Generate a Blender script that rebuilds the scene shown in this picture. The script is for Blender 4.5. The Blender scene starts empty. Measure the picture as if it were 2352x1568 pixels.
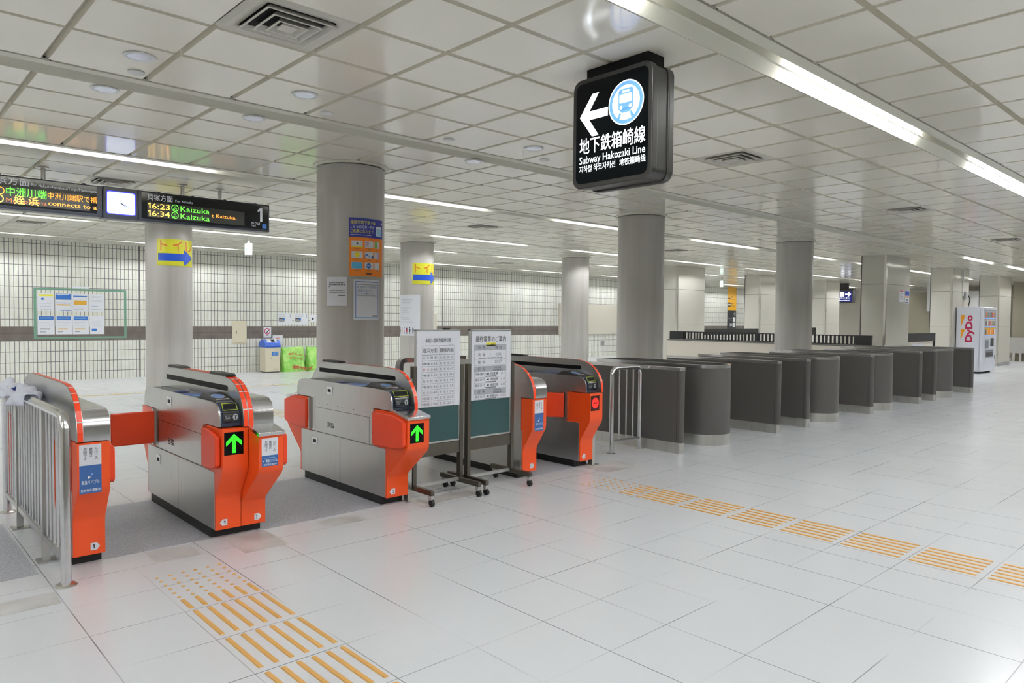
import bpy, bmesh, math, random
from mathutils import Vector, Matrix
random.seed(7)
R = math.radians
sc = bpy.context.scene
COL = sc.collection

# ------------------------------------------------------------------ camera, world, exposure
cam = bpy.data.objects.new('camera', bpy.data.cameras.new('camera'))
COL.objects.link(cam)
cr = Vector((0.73546091, -0.67750159, 0.00942566)); cu_ = Vector((0.01494213, 0.03012491, 0.99943445)); cf = Vector((0.67740238, 0.73490414, -0.03227901))
m = Matrix((cr, cu_, -cf)).transposed().to_4x4(); m.translation = (0, 0, 1.5)
cam.matrix_world = m
cam.data.sensor_width = 36; cam.data.lens = 1657.67 / 2352 * 36; cam.data.clip_start = .05; cam.data.clip_end = 200
sc.camera = cam
w = bpy.data.worlds.new('world'); sc.world = w; w.use_nodes = True
w.node_tree.nodes['Background'].inputs[0].default_value = (.8, .85, .9, 1)
w.node_tree.nodes['Background'].inputs[1].default_value = .05
sc.view_settings.view_transform = 'Standard'; sc.view_settings.look = 'None'
sc.view_settings.gamma = 1; sc.view_settings.exposure = 0.0
sc.view_settings.use_curve_mapping = False
TUBE = 112.0      # brightness of the fluorescent tubes
sc.cycles.max_bounces = 7; sc.cycles.diffuse_bounces = 4; sc.cycles.glossy_bounces = 3; sc.cycles.transmission_bounces = 2
sc.cycles.use_adaptive_sampling = True; sc.cycles.adaptive_threshold = .03
sc.cycles.sample_clamp_indirect = 8

H = 3.12         # ceiling height

# ------------------------------------------------------------------ materials
def lin(c):
    c = c / 255
    return c / 12.92 if c <= .04045 else ((c + .055) / 1.055) ** 2.4
def rgb(c): return (lin(c[0]), lin(c[1]), lin(c[2]), 1)
MATS = {}
def mat(name, c=(200, 200, 200), rough=.5, metal=0, emit=0, spec=.5, alpha=1, trans=0):
    if name in MATS: return MATS[name]
    m = bpy.data.materials.new(name); m.use_nodes = True
    b = m.node_tree.nodes['Principled BSDF']
    b.inputs['Base Color'].default_value = rgb(c); b.inputs['Roughness'].default_value = rough
    b.inputs['Metallic'].default_value = metal; b.inputs['Specular IOR Level'].default_value = spec
    if emit:
        b.inputs['Emission Color'].default_value = rgb(c); b.inputs['Emission Strength'].default_value = emit
    if trans: b.inputs['Transmission Weight'].default_value = trans
    if alpha < 1: b.inputs['Alpha'].default_value = alpha
    MATS[name] = m
    return m
class NG:
    """tiny helper for node maths"""
    def __init__(s, m): s.t = m.node_tree; s.b = s.t.nodes['Principled BSDF']
    def n(s, typ, **k):
        x = s.t.nodes.new(typ)
        for a, v in k.items(): setattr(x, a, v)
        return x
    def link(s, a, b): s.t.links.new(a, b)
    def math(s, op, a, b=None, c=None):
        x = s.n('ShaderNodeMath', operation=op)
        for i, v in enumerate((a, b, c)):
            if v is None: continue
            if isinstance(v, (int, float)): x.inputs[i].default_value = v
            else: s.link(v, x.inputs[i])
        return x.outputs[0]
    def pos(s):
        g = s.n('ShaderNodeNewGeometry'); p = s.n('ShaderNodeSeparateXYZ'); s.link(g.outputs['Position'], p.inputs[0])
        return g.outputs['Position'], p.outputs[0], p.outputs[1], p.outputs[2]
    def noise(s, vec, scale, detail=2, stretch=None):
        if stretch:
            mp = s.n('ShaderNodeMapping'); mp.inputs['Scale'].default_value = stretch; s.link(vec, mp.inputs[0]); vec = mp.outputs[0]
        x = s.n('ShaderNodeTexNoise'); x.inputs['Scale'].default_value = scale; x.inputs['Detail'].default_value = detail
        s.link(vec, x.inputs['Vector']); return x.outputs['Fac']
    def mix(s, f, a, b):
        x = s.n('ShaderNodeMix', data_type='RGBA')
        if isinstance(f, (int, float)): x.inputs[0].default_value = f
        else: s.link(f, x.inputs[0])
        for i, v in ((6, a), (7, b)):
            if isinstance(v, tuple): x.inputs[i].default_value = v
            else: s.link(v, x.inputs[i])
        return x.outputs[2]
    def ramp(s, f, lo, hi):
        x = s.n('ShaderNodeMapRange'); x.inputs[1].default_value = lo; x.inputs[2].default_value = hi; s.link(f, x.inputs[0]); return x.outputs[0]
    def band(s, v, period, offset, width):
        """1 on a joint line of the given width repeated along v"""
        f = s.math('FRACT', s.math('DIVIDE', s.math('SUBTRACT', v, offset - width / 2), period))
        return s.math('LESS_THAN', f, width / period)
    def rect(s, x, y, x0, x1, y0, y1):
        a = s.math('MULTIPLY', s.math('GREATER_THAN', x, x0), s.math('LESS_THAN', x, x1))
        b = s.math('MULTIPLY', s.math('GREATER_THAN', y, y0), s.math('LESS_THAN', y, y1))
        return s.math('MULTIPLY', a, b)
    def bump(s, f, strength, dist):
        x = s.n('ShaderNodeBump'); x.inputs['Strength'].default_value = strength; x.inputs['Distance'].default_value = dist
        s.link(f, x.inputs['Height']); s.link(x.outputs[0], s.b.inputs['Normal'])

def steel_mat(name, c, rough, stretch, amp=.12):
    m = mat(name, c, rough, 1); g = NG(m)
    tc = g.n('ShaderNodeTexCoord').outputs['Object']
    f = g.noise(tc, 3, 4, stretch); f2 = g.noise(tc, 2.2, 3)
    b = rgb(c); lo = tuple(x * (1 - amp * 1.5) for x in b[:3]) + (1,); hi = tuple(min(1, x * (1 + amp)) for x in b[:3]) + (1,)
    g.link(g.mix(g.ramp(g.math('ADD', g.math('MULTIPLY', f, .6), g.math('MULTIPLY', f2, .4)), .3, .7), lo, hi), g.b.inputs['Base Color'])
    g.link(g.math('ADD', g.math('MULTIPLY', f, .12), rough - .06), g.b.inputs['Roughness'])
    return m
steel_mat('steel', (204, 203, 201), .30, (1, 60, 1), .05)
steel_mat('steel_pol', (222, 222, 224), .2, (1, 1, 8), .06)
steel_mat('steel_kick', (215, 213, 208), .30, (6, 6, 1), .08)
steel_mat('bronze', (110, 106, 98), .38, (20, 20, 1), .1)
mat('orange', (240, 84, 28), .28); mat('orange_flap', (236, 70, 30), .33); mat('strip', (255, 78, 38), .3)
mat('white', (232, 232, 230), .5); mat('paper', (226, 228, 234), .6); mat('black', (8, 8, 9), .5, spec=.2); mat('rubber', (22, 24, 25), .55)
mat('ink', (40, 42, 48), .6); mat('inkgrey', (120, 124, 130), .6); mat('inklight', (176, 180, 186), .6)
mat('grey', (150, 150, 150), .5); mat('dgrey', (62, 62, 64), .4); mat('blueprint', (55, 98, 160), .5); mat('navy', (30, 44, 120), .5)
mat('yellowgreen', (214, 222, 40), .4); mat('poster_yellow', (208, 206, 52), .3); mat('poster_blue', (34, 80, 190), .3); mat('poster_red', (200, 60, 30), .4)
mat('poster_navy', (42, 52, 150), .4); mat('poster_orange', (250, 140, 40), .4); mat('wht', (245, 245, 245), .5)
mat('lblue', (90, 180, 225), .5); mat('sky', (160, 208, 235), .5); mat('lgreen', (120, 190, 60), .5); mat('yel', (240, 228, 50), .5)
mat('midblue', (50, 110, 190), .5); mat('ochre', (222, 172, 60), .5); mat('palegreen_tape', (140, 190, 165), .5, alpha=.6); mat('lilac', (205, 195, 235), .5)
mat('pinkred', (200, 50, 80), .5); mat('lred', (225, 130, 130), .6)
mat('tray', (52, 62, 84), .18); mat('pad', (16, 16, 20), .35, spec=.3); mat('readerglass', (40, 42, 46), .15); mat('slotline', (205, 225, 50), .4)
mat('ic_blue', (130, 165, 225), .3); mat('ink_blue', (70, 110, 200), .3)
mat('sign_frame', (62, 61, 60), .35, .3); mat('sign_black', (6, 10, 12), .3, spec=.15)
mat('lit_white', (246, 250, 255), .5, emit=1.8); mat('lit_blue', (100, 150, 250), .5, emit=1.1)
mat('led_green', (120, 255, 80), .5, emit=1.1); mat('led_orange', (255, 170, 66), .5, emit=1.2); mat('led_dim', (230, 130, 70), .5, emit=.5); mat('led_yellow', (255, 205, 90), .5, emit=1.8)
mat('arrow_green', (50, 235, 40), .5, emit=.9); mat('lamp_red', (255, 34, 22), .5, emit=1.3); mat('lamp_dark', (60, 5, 8), .3)
mat('led_bg', (58, 58, 56), .35); mat('board_frame', (34, 38, 52), .3); mat('board_face', (14, 17, 20), .15); mat('clock_face', (216, 228, 255), .4, emit=1.1); mat('clock_blue', (60, 60, 255), .4, emit=.9)
mat('txt_white', (205, 210, 216), .4, emit=.25)
mat('chalk', (44, 78, 80), .35); mat('alu', (190, 192, 190), .35, .6)
mat('laminate', (84, 81, 79), .42); mat('hollow', (30, 30, 30), .6)
mat('cream', (216, 208, 184), .4); mat('binblue', (50, 96, 196), .3); mat('bagtext', (170, 60, 40), .4)
mat('trough', (214, 212, 196), .45); mat('trough_wall', (214, 210, 190), .5); mat('ceil_back_shaded', (196, 191, 174), .6); mat('groove_shaded', (222, 217, 198), .5)  # groove sides and backing: panel beige darkened to paint in the recess shade
mat('tube', (246, 248, 253), .5, emit=TUBE); mat('batten', (230, 230, 228), .4)
mat('downlight', (225, 230, 255), .5, emit=45); mat('dl_refl', (215, 218, 235), .15, .7)
mat('vent', (205, 202, 190), .4); mat('dark', (10, 10, 10), .7)
mat('rail_black', (24, 25, 26), .4); mat('parapet', (222, 214, 200), .4); mat('parapet_cap', (110, 108, 104), .35)
mat('vend', (214, 216, 224), .3); mat('vend_red', (170, 26, 72), .4); mat('vend_orange', (236, 160, 40), .4)
mat('farbeige', (205, 200, 186), .35); mat('fardark', (150, 144, 126), .4); mat('plasticwhite', (222, 224, 222), .4)
mat('sign_yel', (240, 180, 40), .35); mat('sign_dark', (46, 50, 54), .35)
mat('exit_face', (225, 250, 240), .4, emit=2.0); mat('exit_green', (20, 170, 110), .4, emit=.8); mat('sign_navy', (30, 34, 120), .3, emit=.25)
mat('tactile', (218, 168, 96), .45); mat('tactile_edge', (170, 120, 70), .5); mat('tactile_pale', (206, 190, 154), .5)

# polished ceiling panels
m = mat('ceil_panel', (238, 234, 219), .12, spec=.5); g = NG(m)
P, X, Y, Z = g.pos()
g.bump(g.noise(P, 2.5, 2), .02, .05)
# floor: white tiles, faint broken joints, soft wear
m = mat('floor', (226, 227, 230), .22); g = NG(m)
P, X, Y, Z = g.pos()
off = g.math('MULTIPLY', g.math('GREATER_THAN', X, 4.855), .2135)
jx = g.band(g.math('SUBTRACT', X, off), .427, .809, .0055); jy = g.band(Y, .427, .774, .0055)
br = g.ramp(g.noise(P, 1.1, 3), .40, .62)
br2 = g.ramp(g.noise(P, 1.3, 3, (1.7, .6, 1)), .38, .58)
j = g.math('MAXIMUM', g.math('MULTIPLY', jx, br2), g.math('MULTIPLY', jy, br))
wear = g.ramp(g.noise(P, .5, 2), .2, .8); speck = g.ramp(g.noise(P, 160, 1), .62, .72)
base = g.mix(wear, rgb((214, 216, 218)), rgb((222, 225, 229)))
base = g.mix(g.math('MULTIPLY', speck, .25), base, rgb((190, 190, 192)))
g.link(g.mix(g.math('MULTIPLY', j, .8), base, rgb((96, 96, 104))), g.b.inputs['Base Color'])
g.link(g.math('ADD', g.math('MULTIPLY', g.noise(P, 3, 1), .08), .2), g.b.inputs['Roughness'])
m = mat('terrazzo', (158, 160, 168), .45); g = NG(m); P, X, Y, Z = g.pos()
f = g.ramp(g.noise(P, 140, 2), .35, .65)
g.link(g.mix(f, rgb((146, 148, 156)), rgb((196, 197, 204))), g.b.inputs['Base Color'])
m = mat('dirty_tile', (196, 193, 188), .35); g = NG(m); P, X, Y, Z = g.pos()
g.link(g.mix(g.ramp(g.noise(P, 3, 3), .35, .65), rgb((184, 182, 178)), rgb((212, 211, 210))), g.b.inputs['Base Color'])
# tiled wall
m = mat('tile_wall', (224, 225, 214), .3); g = NG(m); P, X, Y, Z = g.pos()
jx = g.band(X, .0838, 2.499, .0125); jz = g.band(Z, .2375, .19, .013); je = g.band(X, 3.026, 2.14, .03)
inband = g.math('MULTIPLY', g.math('GREATER_THAN', Z, .905), g.math('LESS_THAN', Z, 1.222))
lines = g.math('MAXIMUM', g.math('MAXIMUM', jx, jz), je)
n = g.noise(P, 12, 2, (1, 1, .3)); tile = g.mix(g.ramp(n, .3, .7), rgb((216, 216, 204)), rgb((230, 231, 222)))
tc = g.mix(g.math('MULTIPLY', lines, .92), tile, rgb((84, 80, 84)))
bz = g.math('MULTIPLY', g.band(Z, 5, 1.065, .008), .8); bx = g.math('MULTIPLY', g.band(X, .335, 2.499, .008), .3)
bc = g.mix(g.math('MAXIMUM', bz, bx), g.mix(g.ramp(g.noise(P, 5, 3), .3, .7), rgb((98, 91, 86)), rgb((112, 105, 99))), rgb((58, 54, 52)))
g.link(g.mix(inband, tc, bc), g.b.inputs['Base Color'])
# round column paint with vertical streaks and panel seams
m = mat('col_paint', (168, 164, 156), .28); g = NG(m)
tc = g.n('ShaderNodeTexCoord').outputs['Object']
f = g.noise(tc, 5, 4, (1, 1, .06)); f2 = g.noise(tc, 22, 3, (1, 1, .03))
g.link(g.mix(g.ramp(g.math('ADD', g.math('MULTIPLY', f, .7), g.math('MULTIPLY', f2, .3)), .3, .7), rgb((170, 167, 160)), rgb((193, 190, 184))), g.b.inputs['Base Color'])
# enamel panels on the rectangular pillars
m = mat('enamel', (206, 203, 190), .12); g = NG(m); P, X, Y, Z = g.pos()
g.bump(g.noise(P, 3, 2), .15, .02)
jz = g.band(Z, 5, 2.42, .012); jz2 = g.band(Z, 5, 1.37, .008)
g.link(g.mix(g.math('MAXIMUM', jz, g.math('MULTIPLY', jz2, .35)), rgb((206, 203, 192)), rgb((104, 100, 94))), g.b.inputs['Base Color'])
# crumpled green rubbish bag
m = mat('bag', (150, 216, 96), .25); g = NG(m)
tc = g.n('ShaderNodeTexCoord').outputs['Object']
g.link(g.mix(g.ramp(g.noise(tc, 4, 3), .3, .7), rgb((120, 200, 76)), rgb((186, 230, 128))), g.b.inputs['Base Color'])
g.bump(g.noise(tc, 9, 4), .7, .05)
m = mat('cloth', (225, 228, 240), .85); g = NG(m); tc = g.n('ShaderNodeTexCoord').outputs['Object']
g.bump(g.noise(tc, 30, 4), .5, .01)

# ------------------------------------------------------------------ object helpers
ORG = {}
def props(o, label=None, cat=None, group=None, kind=None):
    if label: o['label'] = label
    if cat: o['category'] = cat
    if group: o['group'] = group
    if kind: o['kind'] = kind
    return o
def thing(name, label, cat, loc=(0, 0, 0), group=None, rz=0):
    o = bpy.data.objects.new(name, None); COL.objects.link(o); o.location = loc; o.rotation_euler = (0, 0, rz)
    o.empty_display_size = .1
    ORG[o] = Vector(loc) if not rz else Vector((0, 0, 0))
    return props(o, label, cat, group)
def smooth(me, ang=35):
    for p in me.polygons: p.use_smooth = True
    me.set_sharp_from_angle(angle=R(ang))
class MB:
    def __init__(s, mt='white'): s.v = []; s.f = []; s.fm = []; s.ml = [mt]; s.mi = 0
    def m(s, mt):
        if mt not in s.ml: s.ml.append(mt)
        s.mi = s.ml.index(mt); return s
    def add(s, vs, fs):
        b = len(s.v); s.v += [tuple(v) for v in vs]
        for f in fs: s.f.append([b + i for i in f]); s.fm.append(s.mi)
        return s
    def box(s, x0, x1, y0, y1, z0, z1):
        return s.add([(x0, y0, z0), (x1, y0, z0), (x1, y1, z0), (x0, y1, z0), (x0, y0, z1), (x1, y0, z1), (x1, y1, z1), (x0, y1, z1)],
                     [(0, 3, 2, 1), (4, 5, 6, 7), (0, 1, 5, 4), (1, 2, 6, 5), (2, 3, 7, 6), (3, 0, 4, 7)])
    def prism(s, pr, ax, a0, a1):
        n = len(pr)
        if ax == 'x': f = lambda a, p: (a, p[0], p[1])
        elif ax == 'y': f = lambda a, p: (p[0], a, p[1])
        else: f = lambda a, p: (p[0], p[1], a)
        return s.add([f(a0, p) for p in pr] + [f(a1, p) for p in pr],
                     [list(range(n)), list(range(2 * n - 1, n - 1, -1))] + [(i, (i + 1) % n, n + (i + 1) % n, n + i) for i in range(n)])
    def ring(s, path, r, n=12, cap=True, sq=None):
        """tube along a polyline; sq=(w,h) makes a flat bar section"""
        path = [Vector(p) for p in path]; rows = []; up0 = None
        for i, p in enumerate(path):
            d = (path[min(i + 1, len(path) - 1)] - path[max(i - 1, 0)]).normalized()
            if i in (0, len(path) - 1): k = 1
            else:
                a = (path[i] - path[i - 1]).normalized(); k = 1 / max(.3, a.dot(d))
            if up0 is None:
                up0 = Vector((0, 0, 1)) if abs(d.z) < .9 else Vector((0, 1, 0))
            sd = d.cross(up0)
            if sd.length < 1e-4: sd = d.cross(Vector((0, 1, 0)))
            sd.normalize(); up = sd.cross(d).normalized(); up0 = up
            rows.append([p + sd * math.cos(2 * math.pi * j / n) * r + up * math.sin(2 * math.pi * j / n) * r * k for j in range(n)])
        vs = [v for q in rows for v in q]; fs = []
        for i in range(len(path) - 1):
            for j in range(n): fs.append((i * n + j, i * n + (j + 1) % n, (i + 1) * n + (j + 1) % n, (i + 1) * n + j))
        if cap: fs += [list(range(n))[::-1], [(len(path) - 1) * n + j for j in range(n)]]
        return s.add(vs, fs)
    def lathe(s, pr, c=(0, 0), n=32):
        vs = [(c[0] + r * math.cos(2 * math.pi * j / n), c[1] + r * math.sin(2 * math.pi * j / n), z) for r, z in pr for j in range(n)]; fs = []
        for i in range(len(pr) - 1):
            for j in range(n): fs.append((i * n + j, i * n + (j + 1) % n, (i + 1) * n + (j + 1) % n, (i + 1) * n + j))
        if pr[0][0] > 1e-6: fs.append(list(range(n))[::-1])
        if pr[-1][0] > 1e-6: fs.append([(len(pr) - 1) * n + j for j in range(n)])
        return s.add(vs, fs)
    def rot(s, i0, c, a, ax=2):
        """turn vertices from index i0 on about the vertical (or x) axis through c"""
        M = Matrix.Rotation(a, 3, 'XYZ'[ax]); c = Vector(c)
        for i in range(i0, len(s.v)): s.v[i] = tuple(M @ (Vector(s.v[i]) - c) + c)
        return s
    def build(s, name, parent=None, label=None, cat=None, group=None, kind=None, bev=0, seg=2, loc=None, flip=False, sm=True, nrm=True):
        """parent: thing or part; without one the object is a thing or structure with its origin at its base"""
        me = bpy.data.meshes.new(name)
        if parent is not None: o0 = ORG[parent]
        elif kind == 'structure': o0 = Vector((0, 0, 0))
        elif loc is not None: o0 = Vector(loc)
        else:
            xs, ys, zs = zip(*s.v); o0 = Vector(((min(xs) + max(xs)) / 2, (min(ys) + max(ys)) / 2, min(zs)))
        me.from_pydata([(x - o0.x, y - o0.y, z - o0.z) for x, y, z in s.v], [], s.f)
        for i in s.ml: me.materials.append(MATS[i])
        me.polygons.foreach_set('material_index', s.fm)
        if nrm:
            b = bmesh.new(); b.from_mesh(me); bmesh.ops.recalc_face_normals(b, faces=b.faces); b.to_mesh(me); b.free()
        if sm: smooth(me)
        o = bpy.data.objects.new(name, me); COL.objects.link(o)
        if parent is not None: o.parent = parent; ORG[o] = o0
        else: o.location = o0; ORG[o] = o0
        if bev:
            md = o.modifiers.new('bevel', 'BEVEL'); md.width = bev; md.segments = seg; md.limit_method = 'ANGLE'; md.angle_limit = R(40)
        return props(o, label, cat, group, kind)
def dup(root, loc, label=None, group=None, rz=None):
    r = root.copy(); COL.objects.link(r); r.location = loc
    if rz is not None: r.rotation_euler = (0, 0, rz)
    if label: r['label'] = label
    if group: r['group'] = group
    for ch in list(root.children):
        c = ch.copy(); COL.objects.link(c); c.parent = r
        for q in ch.children:
            d = q.copy(); COL.objects.link(d); d.parent = c
    return r

# ------------------------------------------------------------------ text and flat print
TS = bpy.data.scenes.new('textscratch'); TC = {}
def text_geo(t, bold=0, shear=0):
    key = (t, bold)
    if key in TC: return TC[key]
    cu = bpy.data.curves.new('t', 'FONT'); cu.body = t; cu.size = 1; cu.resolution_u = 2; cu.offset = bold
    o = bpy.data.objects.new('t', cu); TS.collection.objects.link(o)
    TS.view_layers[0].update(); dg = TS.view_layers[0].depsgraph
    me = bpy.data.meshes.new_from_object(o.evaluated_get(dg))
    vs = [(v.co.x, v.co.y) for v in me.vertices]; fs = [list(p.vertices) for p in me.polygons]
    bpy.data.objects.remove(o); bpy.data.curves.remove(cu); bpy.data.meshes.remove(me)
    if not vs: vs = [(0, 0)]; fs = []
    TC[key] = (vs, fs); return TC[key]
class Sheet:
    """print laid out in u (right) and v (up), wrapped by fr(u, v, d) onto its surface; layers are real thin films"""
    def __init__(s, fr, step=.0006, nu=1): s.mb = MB('white'); s.mb.ml = []; s.fr = fr; s.st = step; s.nu = nu
    def _m(s, c):
        if c not in s.mb.ml: s.mb.ml.append(c)
        s.mb.mi = s.mb.ml.index(c)
    def poly(s, pts, c, L=1):
        s._m(c); s.mb.add([s.fr(u, v, L * s.st) for u, v in pts], [list(range(len(pts)))])
    def rect(s, u0, v0, u1, v1, c, L=1):
        s._m(c); n = s.nu
        if n == 1: s.poly([(u0, v0), (u1, v0), (u1, v1), (u0, v1)], c, L); return
        n = max(1, int(abs(u1 - u0) / .02))
        vs = []; fs = []
        for i in range(n + 1):
            u = u0 + (u1 - u0) * i / n; vs += [s.fr(u, v0, L * s.st), s.fr(u, v1, L * s.st)]
            if i: fs.append((2 * i - 2, 2 * i, 2 * i + 1, 2 * i - 1))
        s.mb.add(vs, fs)
    def base(s, u0, v0, u1, v1, c, th=.001):
        """the sheet itself, with thickness"""
        s._m(c); n = 1 if s.nu == 1 else max(1, int(abs(u1 - u0) / .02)); vs = []; fs = []
        for i in range(n + 1):
            u = u0 + (u1 - u0) * i / n
            vs += [s.fr(u, v0, 0), s.fr(u, v1, 0), s.fr(u, v0, -th), s.fr(u, v1, -th)]
            if i:
                a = 4 * i - 4; b = 4 * i
                fs += [(a, b, b + 1, a + 1), (a + 2, a + 3, b + 3, b + 2), (a, a + 2, b + 2, b), (a + 1, b + 1, b + 3, a + 3)]
        fs += [(0, 1, 3, 2), (4 * n, 4 * n + 2, 4 * n + 3, 4 * n + 1)]
        s.mb.add(vs, fs)
    def disc(s, u, v, ru, rv, c, L=1, n=28, r0=0):
        if not r0: s.poly([(u + ru * math.cos(2 * math.pi * i / n), v + rv * math.sin(2 * math.pi * i / n)) for i in range(n)], c, L); return
        s._m(c); vs = []; fs = []
        for i in range(n):
            a = 2 * math.pi * i / n
            vs += [s.fr(u + ru * math.cos(a), v + rv * math.sin(a), L * s.st), s.fr(u + ru * r0 * math.cos(a), v + rv * r0 * math.sin(a), L * s.st)]
            q = (i + 1) % n; fs.append((2 * i, 2 * q, 2 * q + 1, 2 * i + 1))
        s.mb.add(vs, fs)
    def text(s, t, u, v, h, c, L=2, w=None, al='l', bold=0, rot=0):
        vs, fs = text_geo(t, bold); s._m(c)
        x0 = min(p[0] for p in vs); x1 = max(p[0] for p in vs)
        k = h / .74; kx = k if w is None else w / max(1e-6, (x1 - x0))
        ox = {'l': x0, 'c': (x0 + x1) / 2, 'r': x1}[al]
        ca, sa = math.cos(rot), math.sin(rot); out = []
        for p in vs:
            a, b = (p[0] - ox) * kx, p[1] * k
            out.append(s.fr(u + a * ca - b * sa, v + a * sa + b * ca, L * s.st))
        s.mb.add(out, fs)
    def vtext(s, t, u, v, h, c, L=2, gap=1.15):
        for i, ch in enumerate(t): s.text(ch, u, v - i * h * gap - h, h, c, L, al='c')
    def lines(s, u0, v0, u1, n, dv, h, c, L=2, ragged=True):
        """unreadable small print as broken dashes"""
        for i in range(n):
            u = u0; end = u1 if not ragged else u1 - random.random() * (u1 - u0) * .25
            while u < end:
                q = min(end, u + (u1 - u0) * random.uniform(.05, .16)); s.rect(u, v0 - i * dv, q, v0 - i * dv + h, c, L); u = q + (u1 - u0) * .02
    def build(s, name, parent=None, **k): return s.mb.build(name, parent, nrm=False, sm=False, **k)
def fy(x0, y, z0):   # facing -Y: u along +X
    return lambda u, v, d: (x0 + u, y - d, z0 + v)
def fx(x, y0, z0):   # facing -X: u along -Y
    return lambda u, v, d: (x - d, y0 - u, z0 + v)
def fcyl(c, r, a0, z0):   # round a column: u is arc length, increasing angle
    return lambda u, v, d: (c[0] + (r + d) * math.cos(R(a0) + u / r), c[1] + (r + d) * math.sin(R(a0) + u / r), z0 + v)

# ------------------------------------------------------------------ the room
XA, XB, YA, YB = -9, 39, -7.5, 18.8
MB('floor').box(XA, XB, YA, YB, -.1, 0).build('floor', kind='structure', sm=False)
MB('tile_wall').box(XA, XB, YB, YB + .2, 0, H + .3).build('wall_back', kind='structure', sm=False)
MB('farbeige').box(XB, XB + .2, YA, YB + .2, 0, H + .3).build('wall_far', kind='structure', sm=False)
MB('farbeige').box(XA, XB, YA - .2, YA, 0, H + .3).build('wall_front', kind='structure', sm=False)
MB('farbeige').box(XA - .2, XA, YA - .2, YB + .2, 0, H + .3).build('wall_left', kind='structure', sm=False)
TR = [-3.75, -.4, 2.25, 5.6, 8.25, 11.6, 14.25, 17.6]
# ceiling: pressed metal panels with sloped edges under a backing plate
mb = MB('ceil_back_shaded'); mb.box(XA, XB, YA, YB, H + .16, H + .3)
XN = [.355 + .5935 * k for k in range(-16, 66)]; XN = [x for x in XN if XA < x < XB]
bands = []
cut = [YA] + [q for t in TR for q in (t - .15, t + .17)] + [YB]
for i in range(0, len(cut), 2): bands.append((cut[i], cut[i + 1]))
nodes = {2: (.36, .95, 1.54), 3: (2.985, 3.58, 4.17, 4.76), 4: (6.19, 6.785, 7.33), 5: (9.0, 9.6, 10.17, 10.76), 6: (12.2, 12.79, 13.33), 7: (15.0, 15.6, 16.17, 16.76), 8: (18.25,), 1: (-3.0, -2.4, -1.8, -1.2), 0: (-6.7, -6.1, -5.5, -4.9, -4.4)}
VC = [(1.542, 3.58, 1), (6.29, 3.58, 2), (8.07, 9.6, 3), (11.038, 3.58, 4), (16.38, 3.58, 5), (2.135, 9.6, 6), (2.135, 15.0, 7), (14.006, 15.6, 8), (14.006, 9.6, 9)]
VC = [(min(XN, key=lambda q: abs(q - a)), b, n) for a, b, n in VC]
mb.m('ceil_back_shaded')
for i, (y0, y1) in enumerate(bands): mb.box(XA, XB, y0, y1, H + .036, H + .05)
mb.m('ceil_panel')
def panel(x0, x1, y0, y1):
    e, o = .021, .010
    dz = [random.uniform(-.0007, .0007) for _ in range(4)]
    vs = [(x0 + e, y0 + e, H + dz[0]), (x1 - e, y0 + e, H + dz[1]), (x1 - e, y1 - e, H + dz[2]), (x0 + e, y1 - e, H + dz[3]),
          (x0 + o, y0 + o, H + .036), (x1 - o, y0 + o, H + .036), (x1 - o, y1 - o, H + .036), (x0 + o, y1 - o, H + .036)]
    mb.m('ceil_panel').add(vs, [(3, 2, 1, 0)]); mb.m('groove_shaded').add(vs, [(0, 1, 5, 4), (1, 2, 6, 5), (2, 3, 7, 6), (3, 0, 4, 7)])
for i, (y0, y1) in enumerate(bands):
    ys = [y0 - .01] + list(nodes[i]) + [y1 + .01]
    for a, b in zip(ys[:-1], ys[1:]):
        for p, q in zip([XA] + XN, XN + [XB]):
            if any(abs(p - v[0]) < .05 and abs(a - v[1]) < .05 for v in VC): continue
            panel(p, q, a, b)
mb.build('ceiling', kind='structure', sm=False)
# light troughs between the panel bands
tn = 1
ORD = ['hindmost', 'second hindmost', 'nearest', 'second visible', 'third visible', 'fourth visible', 'fifth visible', 'wallside']
NB0 = ['first', 'second', 'third', 'fourth', 'fifth', 'sixth', 'seventh', 'eighth', 'ninth', 'tenth', 'eleventh', 'twelfth']
for t in TR:
    mb = MB('trough')
    pr = [(-.15, .012), (-.15, -.006), (-.062, -.006), (-.058, 0), (-.058, .13), (.10, .13), (.10, .062), (.118, .06), (.168, .0), (.175, 0), (.175, .012), (.13, .07), (.115, .15), (-.07, .15), (-.07, .012)]
    mb.prism([(t + a, H + b) for a, b in pr], 'x', XA, XB)
    mb.build('trim_%d' % tn, kind='structure', sm=False); tn += 1
    for k in (0,):
        mb = MB('black')
        for x in XN:    # end plates of the panel grooves along the trough
            if -1 < x < 30 and t > 0: mb.m('vent').prism([(x - .045, H - .004), (x + .045, H - .004), (x + .028, H + .03), (x - .028, H + .03)], 'y', t - .158, t - .155); mb.m('black').box(x + .03, x + .036, t - .162, t - .156, H - .004, H + .026).box(x - .006, x + .006, t - .161, t - .158, H + .008, H + .018)
        if mb.v: mb.build('trim_%d' % tn, kind='structure', sm=False); tn += 1
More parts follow.
